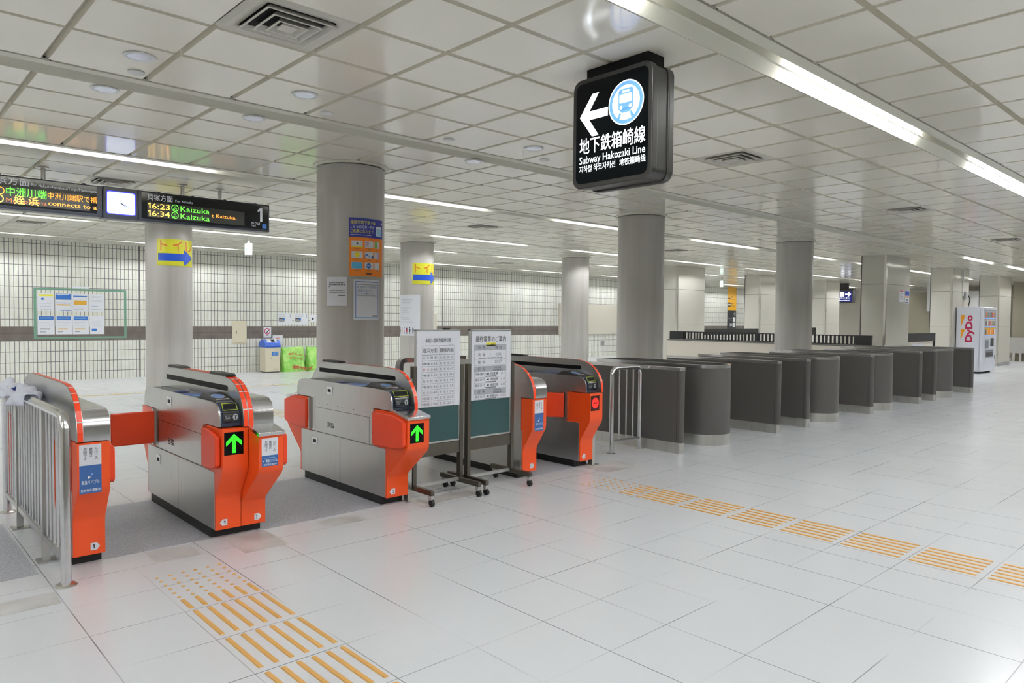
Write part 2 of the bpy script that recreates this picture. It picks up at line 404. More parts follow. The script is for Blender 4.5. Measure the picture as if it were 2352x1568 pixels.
# fluorescent lamps
t0 = thing('fluorescent_lamp', 'x', 'ceiling light', (0, 0, H), 'fluorescent lamps in the ceiling troughs')
MB('batten').box(-.05, 2.49, -.032, .032, H + .105, H + .13).build('batten', t0)
tb = MB('tube'); tb.ring([(.01, 0, H + .07), (2.42, 0, H + .07)], .017, 12); tb.build('tube', t0)
for x in (-.02, 2.43): MB('plasticwhite').box(x, x + .022, -.018, .018, H + .05, H + .105).build('socket', t0, bev=.004)
first = True
for ti, t in enumerate(TR):
    ks = [k for k in range(-2, 10)]
    if ti in (1, ): ks = [k for k in ks if k % 2 == 0] + [1, 3]
    if ti == 3: ks = [-2, -1, 5, 6, 7, 8]
    if ti == 0: ks = [-2, 0, 1, 2, 4, 6]
    if ti == 2: ks = [k for k in ks]
    for k in ks:
        x = .6 + 4.07 * k
        if x < XA + .3 or x + 2.6 > XB: continue
        lab = 'lit fluorescent tube in the %s ceiling trough, %s from the left' % (ORD[ti], NB0[ks.index(k)])
        if first: t0.location = (x, t, H); t0['label'] = lab; first = False
        else: dup(t0, (x, t, H), lab)
# recessed downlights and round ceiling plates
d0 = thing('downlight', 'x', 'ceiling light', (0, 0, H), 'round recessed downlights')
MB('plasticwhite').lathe([(.094, H - .001), (.094, H - .007), (.07, H - .007), (.07, H - .001)], n=32).build('trim_ring', d0)
MB('dl_refl').lathe([(.07, H - .0068), (.06, H - .0035), (.034, H - .0012), (.0, H - .001)], n=32).build('reflector', d0)
MB('downlight').lathe([(.0, H - .0012), (.034, H - .0014), (.03, H - .0035), (0, H - .0038)], n=20).build('lamp', d0)
DL = [(1.376, 4.964, 'nearest round downlight, left of the grilled vent'), (1.39, 5.853, 'round downlight just past the trough, left one'), (2.488, 4.961, 'round downlight right of the square vent, before the trough'),
      (2.48, 5.841, 'round downlight beyond the trough, in front of the large column'), (4.836, 4.966, 'round downlight left of the hanging arrow sign, before the trough'), (4.797, 5.816, 'round downlight left of the hanging arrow sign, beyond the trough')]
for i, (x, y, l) in enumerate(DL):
    l = 'white ' + l
    if i == 0: d0.location = (x, y, H); d0['label'] = l
    else: dup(d0, (x, y, H), l)
PL = [(1.447, 5.298, 'next to the nearest downlight'), (2.837, 5.278, 'right of the second downlight pair'), (4.051, 5.27, 'left of the third downlight pair'), (5.254, 5.24, 'closest to the hanging arrow sign')]
for x, y, l in PL: MB('plasticwhite').lathe([(.052, H - .001), (.052, H - .006), (.045, H - .010), (0, H - .010)], (x, y), 28).build('ceiling_plate', label='small round white ceiling cover plate ' + l, cat='cover plate', group='round ceiling cover plates')
# square air diffusers
def vent(x, y, n, label):
    s = .5935; x1 = x + s; y1 = y + (.59 if n < 3 or n > 3 else .57); cx, cy = (x + x1) / 2, (y + y1) / 2; h = .27
    t = thing('air_vent', label, 'air vent', (cx, cy, H - .03), 'square ceiling air vents')
    mb = MB('vent')
    for a, b in ((h, .235),):
        mb.add([(cx + sx * q, cy + sy * q, z) for q, z in ((h, H - .004), (.20, H + .012)) for sx, sy in ((-1, -1), (1, -1), (1, 1), (-1, 1))], [(i, (i + 1) % 4, 4 + (i + 1) % 4, 4 + i) for i in range(4)])
        mb.add([(cx + sx * q, cy + sy * q, z) for q, z in ((s / 2 - .004, H + .018), (h, H - .004)) for sx, sy in ((-1, -1), (1, -1), (1, 1), (-1, 1))], [(i, (i + 1) % 4, 4 + (i + 1) % 4, 4 + i) for i in range(4)])
    mb.build('frame', t, sm=False, nrm=False)
    MB('dark').add([(cx - .21, cy - .21, H + .02), (cx + .21, cy - .21, H + .02), (cx + .21, cy + .21, H + .02), (cx - .21, cy + .21, H + .02)], [(3, 2, 1, 0)]).build('throat', t, sm=False, nrm=False)
    for k, (a, z) in enumerate(((.205, -.012), (.145, -.016), (.09, -.02))):
        mb = MB('vent'); c4 = ((-1, -1), (1, -1), (1, 1), (-1, 1))
        mb.add([(cx + sx * q, cy + sy * q, H + zz) for q, zz in ((a, z), (a - .014, z), (a - .034, z + .03), (a - .026, z + .03), (a - .002, z + .004)) for sx, sy in c4],
               [(4 * r + i, 4 * r + (i + 1) % 4, 4 * ((r + 1) % 5) + (i + 1) % 4, 4 * ((r + 1) % 5) + i) for r in range(5) for i in range(4)])
        mb.build('louver', t, sm=False)
    MB('vent').box(cx - .045, cx + .045, cy - .045, cy + .045, H - .016, H - .008).build('center_plate', t)
VL = ['large open square air vent at the top left, before the first trough', 'square air vent right of the hanging arrow sign', 'square air vent in the ceiling between the two front round columns', 'square air vent above the dark barrier row, beyond the sign', 'farthest square air vent above the vending machine side',
      'square air vent above the departure board clock', 'square air vent at the far left near the tiled wall', 'square air vent near the tiled wall beside the second back column', 'square air vent behind the front right round column']
for (x, y, n), l in zip(VC, VL): vent(x, y, n, l)
MB('dark').box(16.6, 16.95, 15.4, 15.5, H - .012, H - .002).build('ceiling_slot', label='short dark slot plate in the ceiling near the tiled wall', cat='ceiling fitting')

# floor inlays and skirting
def inlay(x0, x1, y0, y1, mt, z=.0015):
    global tn
    MB(mt).box(x0, x1, y0, y1, .0002, z).build('trim_%d' % tn, kind='structure', sm=False); tn += 1
inlay(1.13, 1.785, 4.90, 6.24, 'terrazzo'); inlay(2.13, 3.12, 4.87, 6.24, 'terrazzo'); inlay(4.79, 5.4, 4.87, 6.24, 'terrazzo'); inlay(-4, .79, 4.86, 6.2, 'terrazzo')
for i, (x0, x1, y0, y1) in enumerate(((1.83, 2.13, 4.45, 4.86), (1.36, 1.62, 4.62, 4.87), (3.36, 4.1, 4.66, 4.86), (5.45, 5.95, 4.5, 4.86), (2.5, 2.8, 4.62, 4.8), (.4, .8, 4.3, 4.5))): inlay(x0, x1, y0, y1, 'dirty_tile', .001)

# ------------------------------------------------------------------ columns
def round_column(x, y, label, r=.36):
    t = thing('round_column', label, 'column', (x, y, 0), 'round grey columns')
    MB('col_paint').lathe([(r, 0), (r, H - .035), (r - .004, H - .03)], (x, y), 64).build('shaft', t)
    MB('trough').lathe([(r + .04, H + .01), (r + .04, H - .012), (r + .034, H - .02), (r, H - .024), (r - .02, H + .01)], (x, y), 64).build('collar', t)
    return t
C1, C2, C3 = (4.05, 7.0), (9.19, 7.0), (14.31, 7.0); D1, D2, D3 = (4.01, 12.9), (9.08, 12.9), (14.14, 12.9)
round_column(*C1, 'large grey round column with the orange card poster'); round_column(*C2, 'grey round column behind the near end of the dark barriers')
round_column(*C3, 'grey round column rising from the middle of the dark barriers'); round_column(*D1, 'grey round column with a yellow arrow sign under the departure board')
round_column(*D2, 'grey round column with a yellow arrow sign and a pale welcome poster'); round_column(*D3, 'plain grey round column in front of the tiled wall')
def pillar(x0, x1, y0, y1, label):
    t = thing('rectangular_pillar', label, 'column', ((x0 + x1) / 2, (y0 + y1) / 2, 0), 'pale enamel panelled pillars')
    MB('enamel').box(x0 + .01, x1, y0 + .01, y1, 0.0, H).build('panels', t, sm=False)
    mb = MB('steel_kick').box(x0, x0 + .05, y0, y0 + .05, 0, H); mb.build('corner_strip', t)
    MB('dgrey').box(x0 + .005, x0 + .02, y1 - .015, y1 + .003, 0, H).build('corner_strip', t)
    MB('grey').box(x0 + .05, x1 + .003, y0 + .004, y1, 0, .12).build('base_strip', t)
pillar(18.55, 20.15, 6.757, 7.35, 'pale rectangular pillar with small posters at the end of the low wall')
pillar(24.05, 25.65, 6.9, 7.5, 'pale rectangular pillar behind the vending machine, with cable conduit')
pillar(29.2, 30.8, 6.95, 7.55, 'pale rectangular pillar right of the vending machine')
pillar(18.35, 19.85, 12.6, 13.2, 'pale rectangular pillar seen between the two front right round columns')
pillar(23.65, 25.1, 12.8, 13.4, 'pale rectangular pillar left of the third front round column')
pillar(28.9, 30.2, 12.8, 13.4, 'pale rectangular pillar beside the small blue hanging sign')
mb = MB('farbeige'); mb.box(33.9, XB, 7.6 - 3, 7.6, 0, H); mb.ml = ['fardark']; mb.build('wall_inner', kind='structure', sm=False)
MB('fardark').box(33.5, 33.9, 10.4, 11.9, 0, 2.75).build('wall_niche', kind='structure', sm=False)
MB('wht').box(36.6, 36.8, 9.1, 11.2, 0, 2.9).build('wall_divider', kind='structure', sm=False)

# column posters
def toilet_sign(c, a0, z0, z1, label, arc=92):
    r = .366; W = R(arc) * r; Hh = z1 - z0
    s = Sheet(fcyl(c, r, a0, z0), nu=2); s.base(0, 0, W, Hh, 'poster_yellow')
    k = W / .58
    def st(p, q, w=.016):
        p = Vector(p); q = Vector(q); d = q - p; n = Vector((-d.y, d.x)).normalized() * w / 2; k_ = max(1, int(d.length / .015))
        for i in range(k_):
            a, b = p + d * i / k_, p + d * (i + 1) / k_
            s.poly([tuple(a - n), tuple(b - n), tuple(b + n), tuple(a + n)], 'poster_red', 3)
    def U(u): return u * W
    def V(v): return v * Hh
    st((U(.10), V(.55)), (U(.10), V(.95))); st((U(.10), V(.82)), (U(.25), V(.74)))
    st((U(.38), V(.76)), (U(.5), V(.81))); st((U(.5), V(.81)), (U(.60), V(.93))); st((U(.5), V(.56)), (U(.5), V(.81)))
    st((U(.72), V(.93)), (U(.73), V(.6))); st((U(.73), V(.6)), (U(.79), V(.56))); st((U(.79), V(.56)), (U(.87), V(.62))); st((U(.87), V(.62)), (U(.98), V(.85)))
    s.rect(U(.03), V(.18), U(.66), V(.46), 'poster_blue', 1)
    for i in range(8):
        f0, f1 = i / 8, (i + 1) / 8; h0, h1 = .30 * (1 - f0), .30 * (1 - f1); u0, u1 = .66 + .32 * f0, .66 + .32 * f1
        s.poly([(U(u0), V(.32 - h0)), (U(u1), V(.32 - h1)), (U(u1), V(.32 + h1)), (U(u0), V(.32 + h0))], 'poster_blue', 1)
    s.build('arrow_poster', label=label, cat='poster')
toilet_sign(D1, -136.5, 2.31, 2.745, 'yellow poster with blue arrow on the column under the departure board', 102)
toilet_sign(D2, -141, 2.20, 2.645, 'yellow poster with blue arrow above the pale welcome poster', 102)
# IC card poster on the near column
a0 = -122.8; r = .3655; W = R(67) * r
s = Sheet(fcyl(C1, r, a0, 1.925), nu=2); s.base(0, 0, W, .605, 'poster_orange'); s.rect(0, .405, W, .605, 'poster_navy', 1)
for i, (tx, c, w_) in enumerate((('福岡市地下鉄では', 'yel', .285), ('こちらのICカードが', 'wht', .27), ('ご利用になれます。', 'yel', .27))): s.text(tx, .012, .545 - i * .047, .032, c, 2, w=w_, bold=.005)
s.lines(.014, .428, .24, 1, .01, .004, 'wht', 2, False)
s.rect(.31, .432, .405, .53, 'wht', 2); s.rect(.315, .437, .40, .51, 'sky', 3); s.rect(W - .025, .56, W - .008, .578, 'wht', 2)
for r_ in range(3):
    for c_, (u0, u1) in enumerate(((.025, .142), (.165, .268), (.285, .36))):
        v0 = .30 - r_ * .112; s.rect(u0, v0, u1, v0 + .07, 'paper', 2); um = (u0 + u1) / 2
        s.rect(um - .02, v0 - .018, um + .02, v0 - .010, 'tactile_edge', 2)
        k = r_ * 3 + c_
        if k == 0: s.rect(u0, v0, u1, v0 + .012, 'yel', 3); s.disc(um, v0 + .04, .01, .007, 'ink', 3)
        if k == 1:
            for q in range(3): s.rect(u0 + .01, v0 + .014 + q * .018, um - .005, v0 + .022 + q * .018, 'pinkred', 3)
        if k == 2: s.poly([(u0 + .006, v0 + .004), (um + .006, v0 + .004), (um - .004, v0 + .066), (u0 + .006, v0 + .066)], 'lgreen', 3)
        if k == 3: s.disc(um, v0 + .035, .027, .027, 'yel', 3)
        if k == 4: s.poly([(u0, v0)] + [(u0 + (u1 - u0) * q / 10, v0 + .03 + .016 * math.sin(q * .7)) for q in range(11)] + [(u1, v0)], 'midblue', 3)
        if k == 5: s.rect(um, v0 + .004, u1 - .003, v0 + .066, 'lilac', 3)
        if k == 6: s.rect(u0 + .003, v0 + .003, u1 - .003, v0 + .067, 'lblue', 3)
        if k == 7: s.disc(um - .005, v0 + .035, .028, .028, 'midblue', 3); s.rect(um - .027, v0 + .032, um + .017, v0 + .038, 'wht', 4)
s.rect(.18, .022, .25, .034, 'ink', 2)
s.build('card_poster', label='tall blue and orange poster of card designs on the large column', cat='poster')
a0 = -161.6; W = R(35.6) * r
s = Sheet(fcyl(C1, r, a0, 1.612), nu=2); s.base(0, 0, W, .30, 'paper')
s.lines(.03, .235, W - .02, 2, .02, .007, 'ink', 2, False); s.rect(.024, .196, .045, .202, 'ink', 2); s.lines(.035, .155, W - .02, 2, .02, .006, 'inkgrey', 2, False); s.rect(W - .09, .104, W - .02, .114, 'ink', 2)
s.build('notice_sheet', label='small plain white notice left of the blue bordered notice on the column', cat='notice')
a0 = -115.5; W = R(48) * r
s = Sheet(fcyl(C1, r, a0, 1.467), nu=2); s.base(0, 0, W, .424, 'paper')
for q in ((.02, .02, W - .012, .028), (.02, .396, W - .012, .404), (.02, .02, .026, .404), (W - .018, .02, W - .012, .404)): s.rect(*q, 'lblue' if q[3] < .05 else 'ink_blue', 1)
s.rect(.04, .368, W - .03, .372, 'inkgrey', 1); s.rect(.04, .252, W - .03, .256, 'inkgrey', 1)
s.text('地下鉄のトイレには温水洗浄', .04, .335, .02, 'blueprint', 2, w=W - .075); s.text('を設置しております。', .04, .30, .02, 'blueprint', 2, w=.18); s.text('どうぞ ご利用ください。', .04, .265, .02, 'blueprint', 2, w=.2)
s.rect(W - .09, .036, W - .02, .048, 'ink', 2)
s.build('notice_sheet', label='white notice with a blue border below the orange card poster', cat='notice')
a0 = -202; W = R(88) * r
s = Sheet(fcyl(D2, r, a0, 1.11), nu=2); s.base(0, 0, W, .865, 'paper')
s.text('Welcome to', .10, .745, .045, 'inklight', 2, w=.29); s.text('Fukuoka', .13, .685, .045, 'inklight', 2, w=.24)
s.lines(.08, .60, .40, 2, .03, .01, 'inklight', 2); s.lines(.08, .52, .38, 3, .035, .007, 'inklight', 2); s.lines(.09, .38, .36, 2, .04, .008, 'inklight', 2); s.lines(.09, .285, .44, 1, .04, .01, 'inkgrey', 2)
for i, c in enumerate(('dgrey', 'ochre', 'lilac', 'pinkred', 'chalk', 'inkgrey')):
    u = .05 + i * .072; s.disc(u, .165 - .01 * (i % 2), .012, .012, 'ink', 2); s.rect(u - .016, .08, u + .016, .145, c, 2); s.rect(u - .011, .03, u - .002, .08, 'inkgrey', 2); s.rect(u + .003, .03, u + .012, .08, 'inkgrey', 2)
s.build('welcome_poster', label='tall pale welcome poster with small figures on the second back column', cat='poster')

# ------------------------------------------------------------------ ticket gates
YM = 5.57
def mir(pr): return [(2 * YM - y, z) for y, z in pr]
def full(h): return h + mir(h)[::-1]
HUMP = full([(4.70, .765), (4.702, .82), (4.715, .88), (4.745, .94), (4.79, .99), (4.85, 1.035), (4.93, 1.064), (5.02, 1.076), (5.15, 1.08)])
READ = full([(4.765, .765), (4.767, .84), (4.782, .88), (4.815, .908), (4.87, .92), (4.95, .924)])
SCRL = full([(4.705, .765), (4.705, .84), (4.712, .88), (4.735, .915), (4.775, .938), (4.82, .945)])
ONAR = [(4.835, .065), (4.835, .265), (4.828, .295), (4.735, .44), (4.715, .475), (4.71, .51), (4.71, .757)]
OWID = [(4.835, .065), (4.835, .225), (4.828, .245), (4.575, .455), (4.555, .485), (4.55, .51), (4.55, .715), (4.74, .757)]
def logo(s, u, v, k):
    s.poly([(u, v), (u + .3 * k, v + .05 * k), (u + .75 * k, v + .5 * k), (u + .45 * k, v + .42 * k), (u + .35 * k, v + .75 * k), (u + .02 * k, v + .6 * k)], 'wht', 2)
    s.poly([(u + .72 * k, v + .7 * k), (u + 1.0 * k, v + .8 * k), (u + 1.12 * k, v + 1.4 * k), (u + .76 * k, v + 1.15 * k)], 'ic_blue', 2)
def half(t, xo, out, kind, wide, disp, num, flap_near, flap_far, inner=.172):
    """xo: lane-side face, out: -1 when the lane is at smaller X"""
    xi = xo - out * inner; lo, hi = min(xo, xi), max(xo, xi)
    def B(a, b): return (min(a, b), max(a, b))
    # hump
    h0, h1 = B(xi, xi + out * .034)
    sp = MB('steel').prism(HUMP, 'x', h0, h1).build('side_panel', t)
    f = xi + out * .034; a, b = B(f, f + out * .0015)
    MB('black').prism([(4.99 + .02 * math.cos(q), .998 + .02 * math.sin(q)) for q in [math.pi / 2 + i * math.pi / 6 for i in range(7)]] + [(6.26, .978), (6.26, 1.018)], 'x', a, b).build('slot', sp)
    mb = MB('strip'); pts = [p for p in HUMP]; c = Vector((YM, .9))
    off = []
    for i, p in enumerate(pts):
        q0 = Vector(pts[max(i - 1, 0)]); q1 = Vector(pts[min(i + 1, len(pts) - 1)]); d = (q1 - q0).normalized(); n = Vector((-d.y, d.x))
        off.append(Vector(p) + n * .0016)
    for i in range(len(pts) - 1):
        mb.m('strip').add([(h0 + .003, *off[i]), (h1 - .003, *off[i]), (h1 - .003, *off[i + 1]), (h0 + .003, *off[i + 1])], [(0, 1, 2, 3)])
        if i in (1, 3, 4, 5, 7):
            e = off[i + 1].lerp(off[i], .08); nn = (off[i] - c).normalized() * .0006
            mb.m('wht').add([(h0 + .003, *(off[i + 1] + nn)), (h1 - .003, *(off[i + 1] + nn)), (h1 - .003, *(e + nn)), (h0 + .003, *(e + nn))], [(0, 1, 2, 3)])
    mb.build('edge_strip', sp, label='orange reflective edge strip', sm=False)
    b0, b1 = B(xi + out * .035, xo)
    if kind == 'reader':
        bd = MB('steel').prism(READ, 'x', *B(xo, xo - out * .012)); bd.m('tray').prism([(y, min(z, .916)) for y, z in READ], 'x', *B(xo - out * .012, xi + out * .035))
        ro = bd.build('reader_body', t)
        w0, w1 = B(xo - out * .018, xi + out * .04)
        MB('dgrey').prism([(4.86, .915), (4.865, .925), (5.08, .962), (5.10, .965), (5.19, .922), (5.20, .915)], 'x', w0, w1).build('card_reader', ro, label='dark raised contactless card reader')
        nrm = Vector((0, -.037, .215)).normalized()
        fr = lambda u, v, d: (w0 + u, 4.865 + v * .985 + nrm.y * (d + .001), .925 + v * .172 + nrm.z * (d + .001))
        s = Sheet(fr); W = w1 - w0; s.disc(W / 2, .125, .042, .055, 'wht', 1); s.disc(W / 2, .125, .039, .051, 'ic_blue', 2); s.rect(W * .15, .035, W * .9, .055, 'paper', 1); s.rect(W * .25, .042, W * .8, .047, 'lred', 2); s.build('card_target', ro)
        s = Sheet(lambda u, v, d: (w0 + u, 5.3 + v, .9175 + d)); s.rect(.0, 0, W, .28, 'ink_blue', 1); s.rect(.02, .05, W - .02, .09, 'sky', 2); s.rect(.015, .36, W - .01, .5, 'navy', 1); s.build('top_label', ro)
        x0, x1 = B(xo - out * .02, xi + out * .043)
        MB('readerglass').prism([(4.752, .795), (4.752, .852), (4.760, .868), (4.775, .868), (4.775, .795)], 'x', x0 + .004, x1 - .002).build('entry_cover', ro, bev=.004)
        s = Sheet(fy(x0, 4.7515, .80)); s.disc((x1 - x0) * .76, .028, .017, .021, 'inklight', 1); s.rect((x1 - x0) * .76 - .011, .034, (x1 - x0) * .76 + .011, .039, 'readerglass', 2); s.rect((x1 - x0) * .76 - .003, .012, (x1 - x0) * .76 + .003, .036, 'readerglass', 2)
        s.text('投入口', .016, .027, .012, 'inklight', 1, w=.038); s.rect(.018, .018, .048, .021, 'inklight', 1); s.build('entry_mark', ro)
        fr = lambda u, v, d: (x0 + u, 4.766 + v * .52 - d * .85, .868 + v * .85 + d * .52)
        s = Sheet(fr, .0025); s.rect(.004, .0, x1 - x0 - .004, .058, 'pad', 1); s.rect(.016, .018, x1 - x0 - .016, .046, 'black', 2)
        for q in ((.008, .004, x1 - x0 - .008, .007), (.008, .053, x1 - x0 - .008, .056), (.006, .004, .009, .056), (x1 - x0 - .009, .004, x1 - x0 - .006, .056)): s.rect(*q, 'slotline', 2)
        s.build('ticket_slot', ro, label='black ticket slot outlined in yellow')
    else:
        MB('steel_pol').prism(SCRL, 'x', b0, b1 if not wide else b1).build('end_cover', t, label='rounded bright steel end cover')
        if wide: MB('tray').prism([(5.25, .944), (5.26, .965), (5.42, .965), (5.43, .944)], 'x', b0 + .01, b1 - .01).build('display_panel', t)
    # orange ends
    for near in (1, 0):
        pr = OWID if wide else ONAR
        body = pr + [(5.03 if not wide else 5.03, .757), (5.03, .457), (4.9, .457), (4.9, .065)]
        if not near: body = mir(body)
        en = MB('orange').prism(body, 'x', lo + .002, hi - .001).build('end_panel', t)
        if wide:
            cp = [(4.535, .715), (4.535, .738), (4.55, .742), (4.76, .782), (4.79, .782), (4.79, .757), (4.74, .757), (4.56, .716)]
            MB('steel_pol').prism(cp if near else mir(cp), 'x', lo - .004, hi + .004).build('end_cap', t, bev=.003, label='sloping polished steel cap')
        yf = 4.55 if wide else 4.71
        if near:
            if disp in ('green', 'red'):
                x0 = lo + (.026 if wide else .012); zz = .535 if wide else .585
                s = Sheet(fy(x0, yf - .001, zz)); Wd = .128; s.base(0, 0, Wd, .15, 'sign_black', .001)
                if disp == 'green':
                    for q in ([(.052, .012), (.078, .012), (.078, .10), (.052, .10)], [(.065, .138), (.013, .088), (.013, .058), (.065, .106)], [(.065, .138), (.065, .106), (.117, .058), (.117, .088)]): s.poly(q, 'arrow_green', 1)
                else:
                    s.rect(.004, .004, Wd - .004, .146, 'lamp_dark', 1); s.disc(.066, .077, .05, .052, 'lamp_red', 2); s.rect(.036, .070, .098, .084, 'lamp_dark', 3)
                s.build('display', en, label='black lane display with lit %s' % ('green arrow' if disp == 'green' else 'red no entry mark'))
            if disp == 'sticker':
                if wide: x0 = lo + .022; s = Sheet(fy(x0, yf - .001, .512)); Ws, Hs, bz = .112, .186, .072
                else: x0 = lo + .028 if lo > 4 else lo + .012; s = Sheet(fy(x0, yf - .001, .462)); Ws, Hs, bz = .114, .284, .164
                s.base(0, 0, Ws, Hs, 'paper'); s.rect(0, 0, Ws, bz, 'blueprint', 1)
                c = .0155
                s.vtext('かけこみ', Ws * .77, Hs - .02, c, 'ink', 1); s.vtext('乗車は', Ws * .52, Hs - .02, c, 'ink', 1); s.vtext('危険です', Ws * .27, Hs - .02, c, 'ink', 1)
                if wide: logo(s, .006, .03, .013); s.text('東急リバブル', .027, .028, .016, 'wht', 2, w=.08, bold=.005); s.text('売却物件募集中', .012, .006, .011, 'wht', 2, w=.09, bold=.005); s.rect(.02, .055, .09, .058, 'sky', 2)
                else: logo(s, .042, .085, .025); s.text('東急リバブル', .010, .055, .019, 'wht', 2, w=.094, bold=.005); s.text('売却物件募集中', .006, .012, .013, 'wht', 2, w=.102, bold=.005)
                s.build('sticker', en, label='white and blue sticker')
            # lane number plate
            xm = xo - out * .062; s = Sheet(fy(xm, 4.834, .112)); o = out
            s.poly([(-.018 * o, -.022), (.016 * o, -.022), (.032 * o, 0), (.016 * o, .022), (-.018 * o, .022)][::(1 if o > 0 else -1)], 'paper', 1)
            if num == '1': s.poly([(-.002, -.013), (.004, -.013), (.004, .013), (-.001, .013), (-.008, .007), (-.008, .002), (-.002, .006)], 'ink', 2)
            else: s.text(num, -.001 * o, -.013, .026, 'ink', 2, al='c', bold=.012)
            s.build('number_plate', en, label='small grey arrow plate with lane number ' + num)
    # flaps
    for near, mode in ((1, flap_near), (0, flap_far)):
        if mode is None: continue
        yy = lambda y: y if near else 2 * YM - y
        y0 = 4.56 if wide else 4.74
        f0, f1 = B(xo, xo + out * .034)
        if mode == 'fold':
            pr = [(y0, .70), (y0, .52), (y0 + .02, .50), (y0 + .09, .485), (5.0, .478), (5.0, .742), (y0 + .16, .742), (y0 + .02, .712)]
            fl = MB('orange_flap').prism(pr if near else mir(pr), 'x', f0, f1).build('flap', t, bev=.008, seg=3)
        else:
            ang, ln = mode; fl = MB('orange_flap'); i0 = len(fl.v)
            yh = yy(5.05)
            fl.box(*B(xo + out * .01, xo + out * (.01 + ln)), yh - .016, yh + .016, .49, .742)
            fl.rot(i0, (xo, yh, 0), R(ang)); fl = fl.build('flap', t, bev=.008, seg=3)
        yh = yy(5.02); MB('steel_kick').box(*B(xo - out * .01, xo + out * .016), yh - .012, yh + .014, .47, .757).build('flap_hinge', t)
    return lo, hi
def gate(name, label, x0, x1, number):
    t = thing('ticket_gate', label, 'ticket gate', ((x0 + x1) / 2, YM, 0), 'orange and steel ticket gates')
    MB('rubber').box(x0 + .003, x1 - .003, 4.918, 2 * YM - 4.918, 0, .068).build('plinth', t)
    mb = MB('steel').box(x0, x1, 4.852, 2 * YM - 4.852, .066, .456)
    cb = mb.build('lower_cabinet', t, bev=.003)
    md = MB('steel').box(x0 + .006, x1 - .006, 5.03, 2 * YM - 5.03, .458, .766).build('middle_cabinet', t, bev=.002)
    dk = MB('dark')
    for xf, o in ((x0, -1), (x1, 1)):
        a, b = sorted((xf, xf + o * .0008)); dk.box(a, b, YM - .002, YM + .002, .07, .455)
    dk.build('door_seam', cb)
    dk = MB('dark')
    for xf, o in ((x0 + .006, -1), (x1 - .006, 1)):
        a, b = sorted((xf, xf + o * .0008)); dk.box(a, b, 5.1, 6.03, .678, .681); dk.box(a, b, 5.1, 5.102, .46, .68); dk.box(a, b, 6.03, 6.032, .46, .68)
        for k in range(4): dk.box(a, b, 5.68, 5.74, .52 + k * .012, .526 + k * .012); dk.box(a, b, 5.75, 5.80, .52 + k * .012, .526 + k * .012)
        for y in (5.15, 5.35, 5.55, 5.62, 5.80, 5.95): dk.box(a, b, y - .004, y + .004, .716, .723)
    dk.build('panel_seam', md)
    for xf, o in ((x0, -1), (x1, 1)):
        for par, y, z in ((cb, 6.02, .37), (t, 5.75, .85)):
            a, b = sorted((xf - o * .001, xf + o * .003)); mb = MB('steel_pol').box(a, b, y - .05, y + .05, z - .035, z + .035); a, b = sorted((xf, xf + o * .0042)); mb.m('black').box(a, b, y - .025, y + .03, z - .016, z + .012)
            mb.build('lock_plate', par, bev=.001)
    return t
g1 = gate('g1', 'ticket gate next to the tubular railing, with a large blue and white sticker', .957, 1.13, 1)
half(g1, 1.13, 1, 'exit', False, 'sticker', '1', 'fold', 'fold', .173)
MB('steel').box(.9535, .9565, 4.86, 2 * YM - 4.86, .066, .764).build('back_cover', g1)
g2 = gate('g2', 'double ticket gate with green arrow on the left half and sticker on the right half', 1.785, 2.13, 1)
half(g2, 1.785, -1, 'reader', False, 'green', '1', 'fold', (0, .31)); half(g2, 2.13, 1, 'exit', True, 'sticker', '2', 'fold', 'fold')
g3 = gate('g3', 'ticket gate with green arrow beside the rolling notice boards, marked 2', 3.12, 3.325, 2)
half(g3, 3.12, -1, 'reader', True, 'green', '2', 'fold', 'fold', .205)
g4 = gate('g4', 'ticket gate with a sticker directly right of the rolling notice boards, marked 3', 4.605, 4.785, 3)
half(g4, 4.785, 1, 'exit', False, 'sticker', '3', (28, .3), 'fold', .18)
MB('steel').box(4.6015, 4.6045, 4.86, 2 * YM - 4.86, .066, .764).build('back_cover', g4)
g5 = gate('g5', 'ticket gate with a lit red round sign, farthest right of the gates', 5.40, 5.59, 3)
half(g5, 5.40, -1, 'reader', False, 'red', '3', (-52, .26), 'fold', .19)
for t, x, ys in ((g2, 1.957, (4.99, 5.9)), (g3, 3.30, (5.84,)), (g5, 5.575, (5.8,))):
    for y in ys: MB('pad').prism([(y, 1.079), (y + .03, 1.094), (y + .30, 1.098), (y + .33, 1.079)], 'x', x - .035, x + .035).build('sensor_pad', t, label='thin black pad on top')
for p, x in ((g3, 3.34), (g5, 5.61)):
    MB('steel_kick').box(x - .012, x + .03, 4.845, 4.9, 0, 1.0 if x < 4 else .45).box(x - .02, x + .07, 4.82, 4.92, 0, .008).build('side_post', p)
MB('plasticwhite').box(5.592, 5.64, 4.76, 4.80, .69, .75).box(5.592, 5.64, 4.76, 4.80, .57, .675).build('control_box', g5, bev=.003)

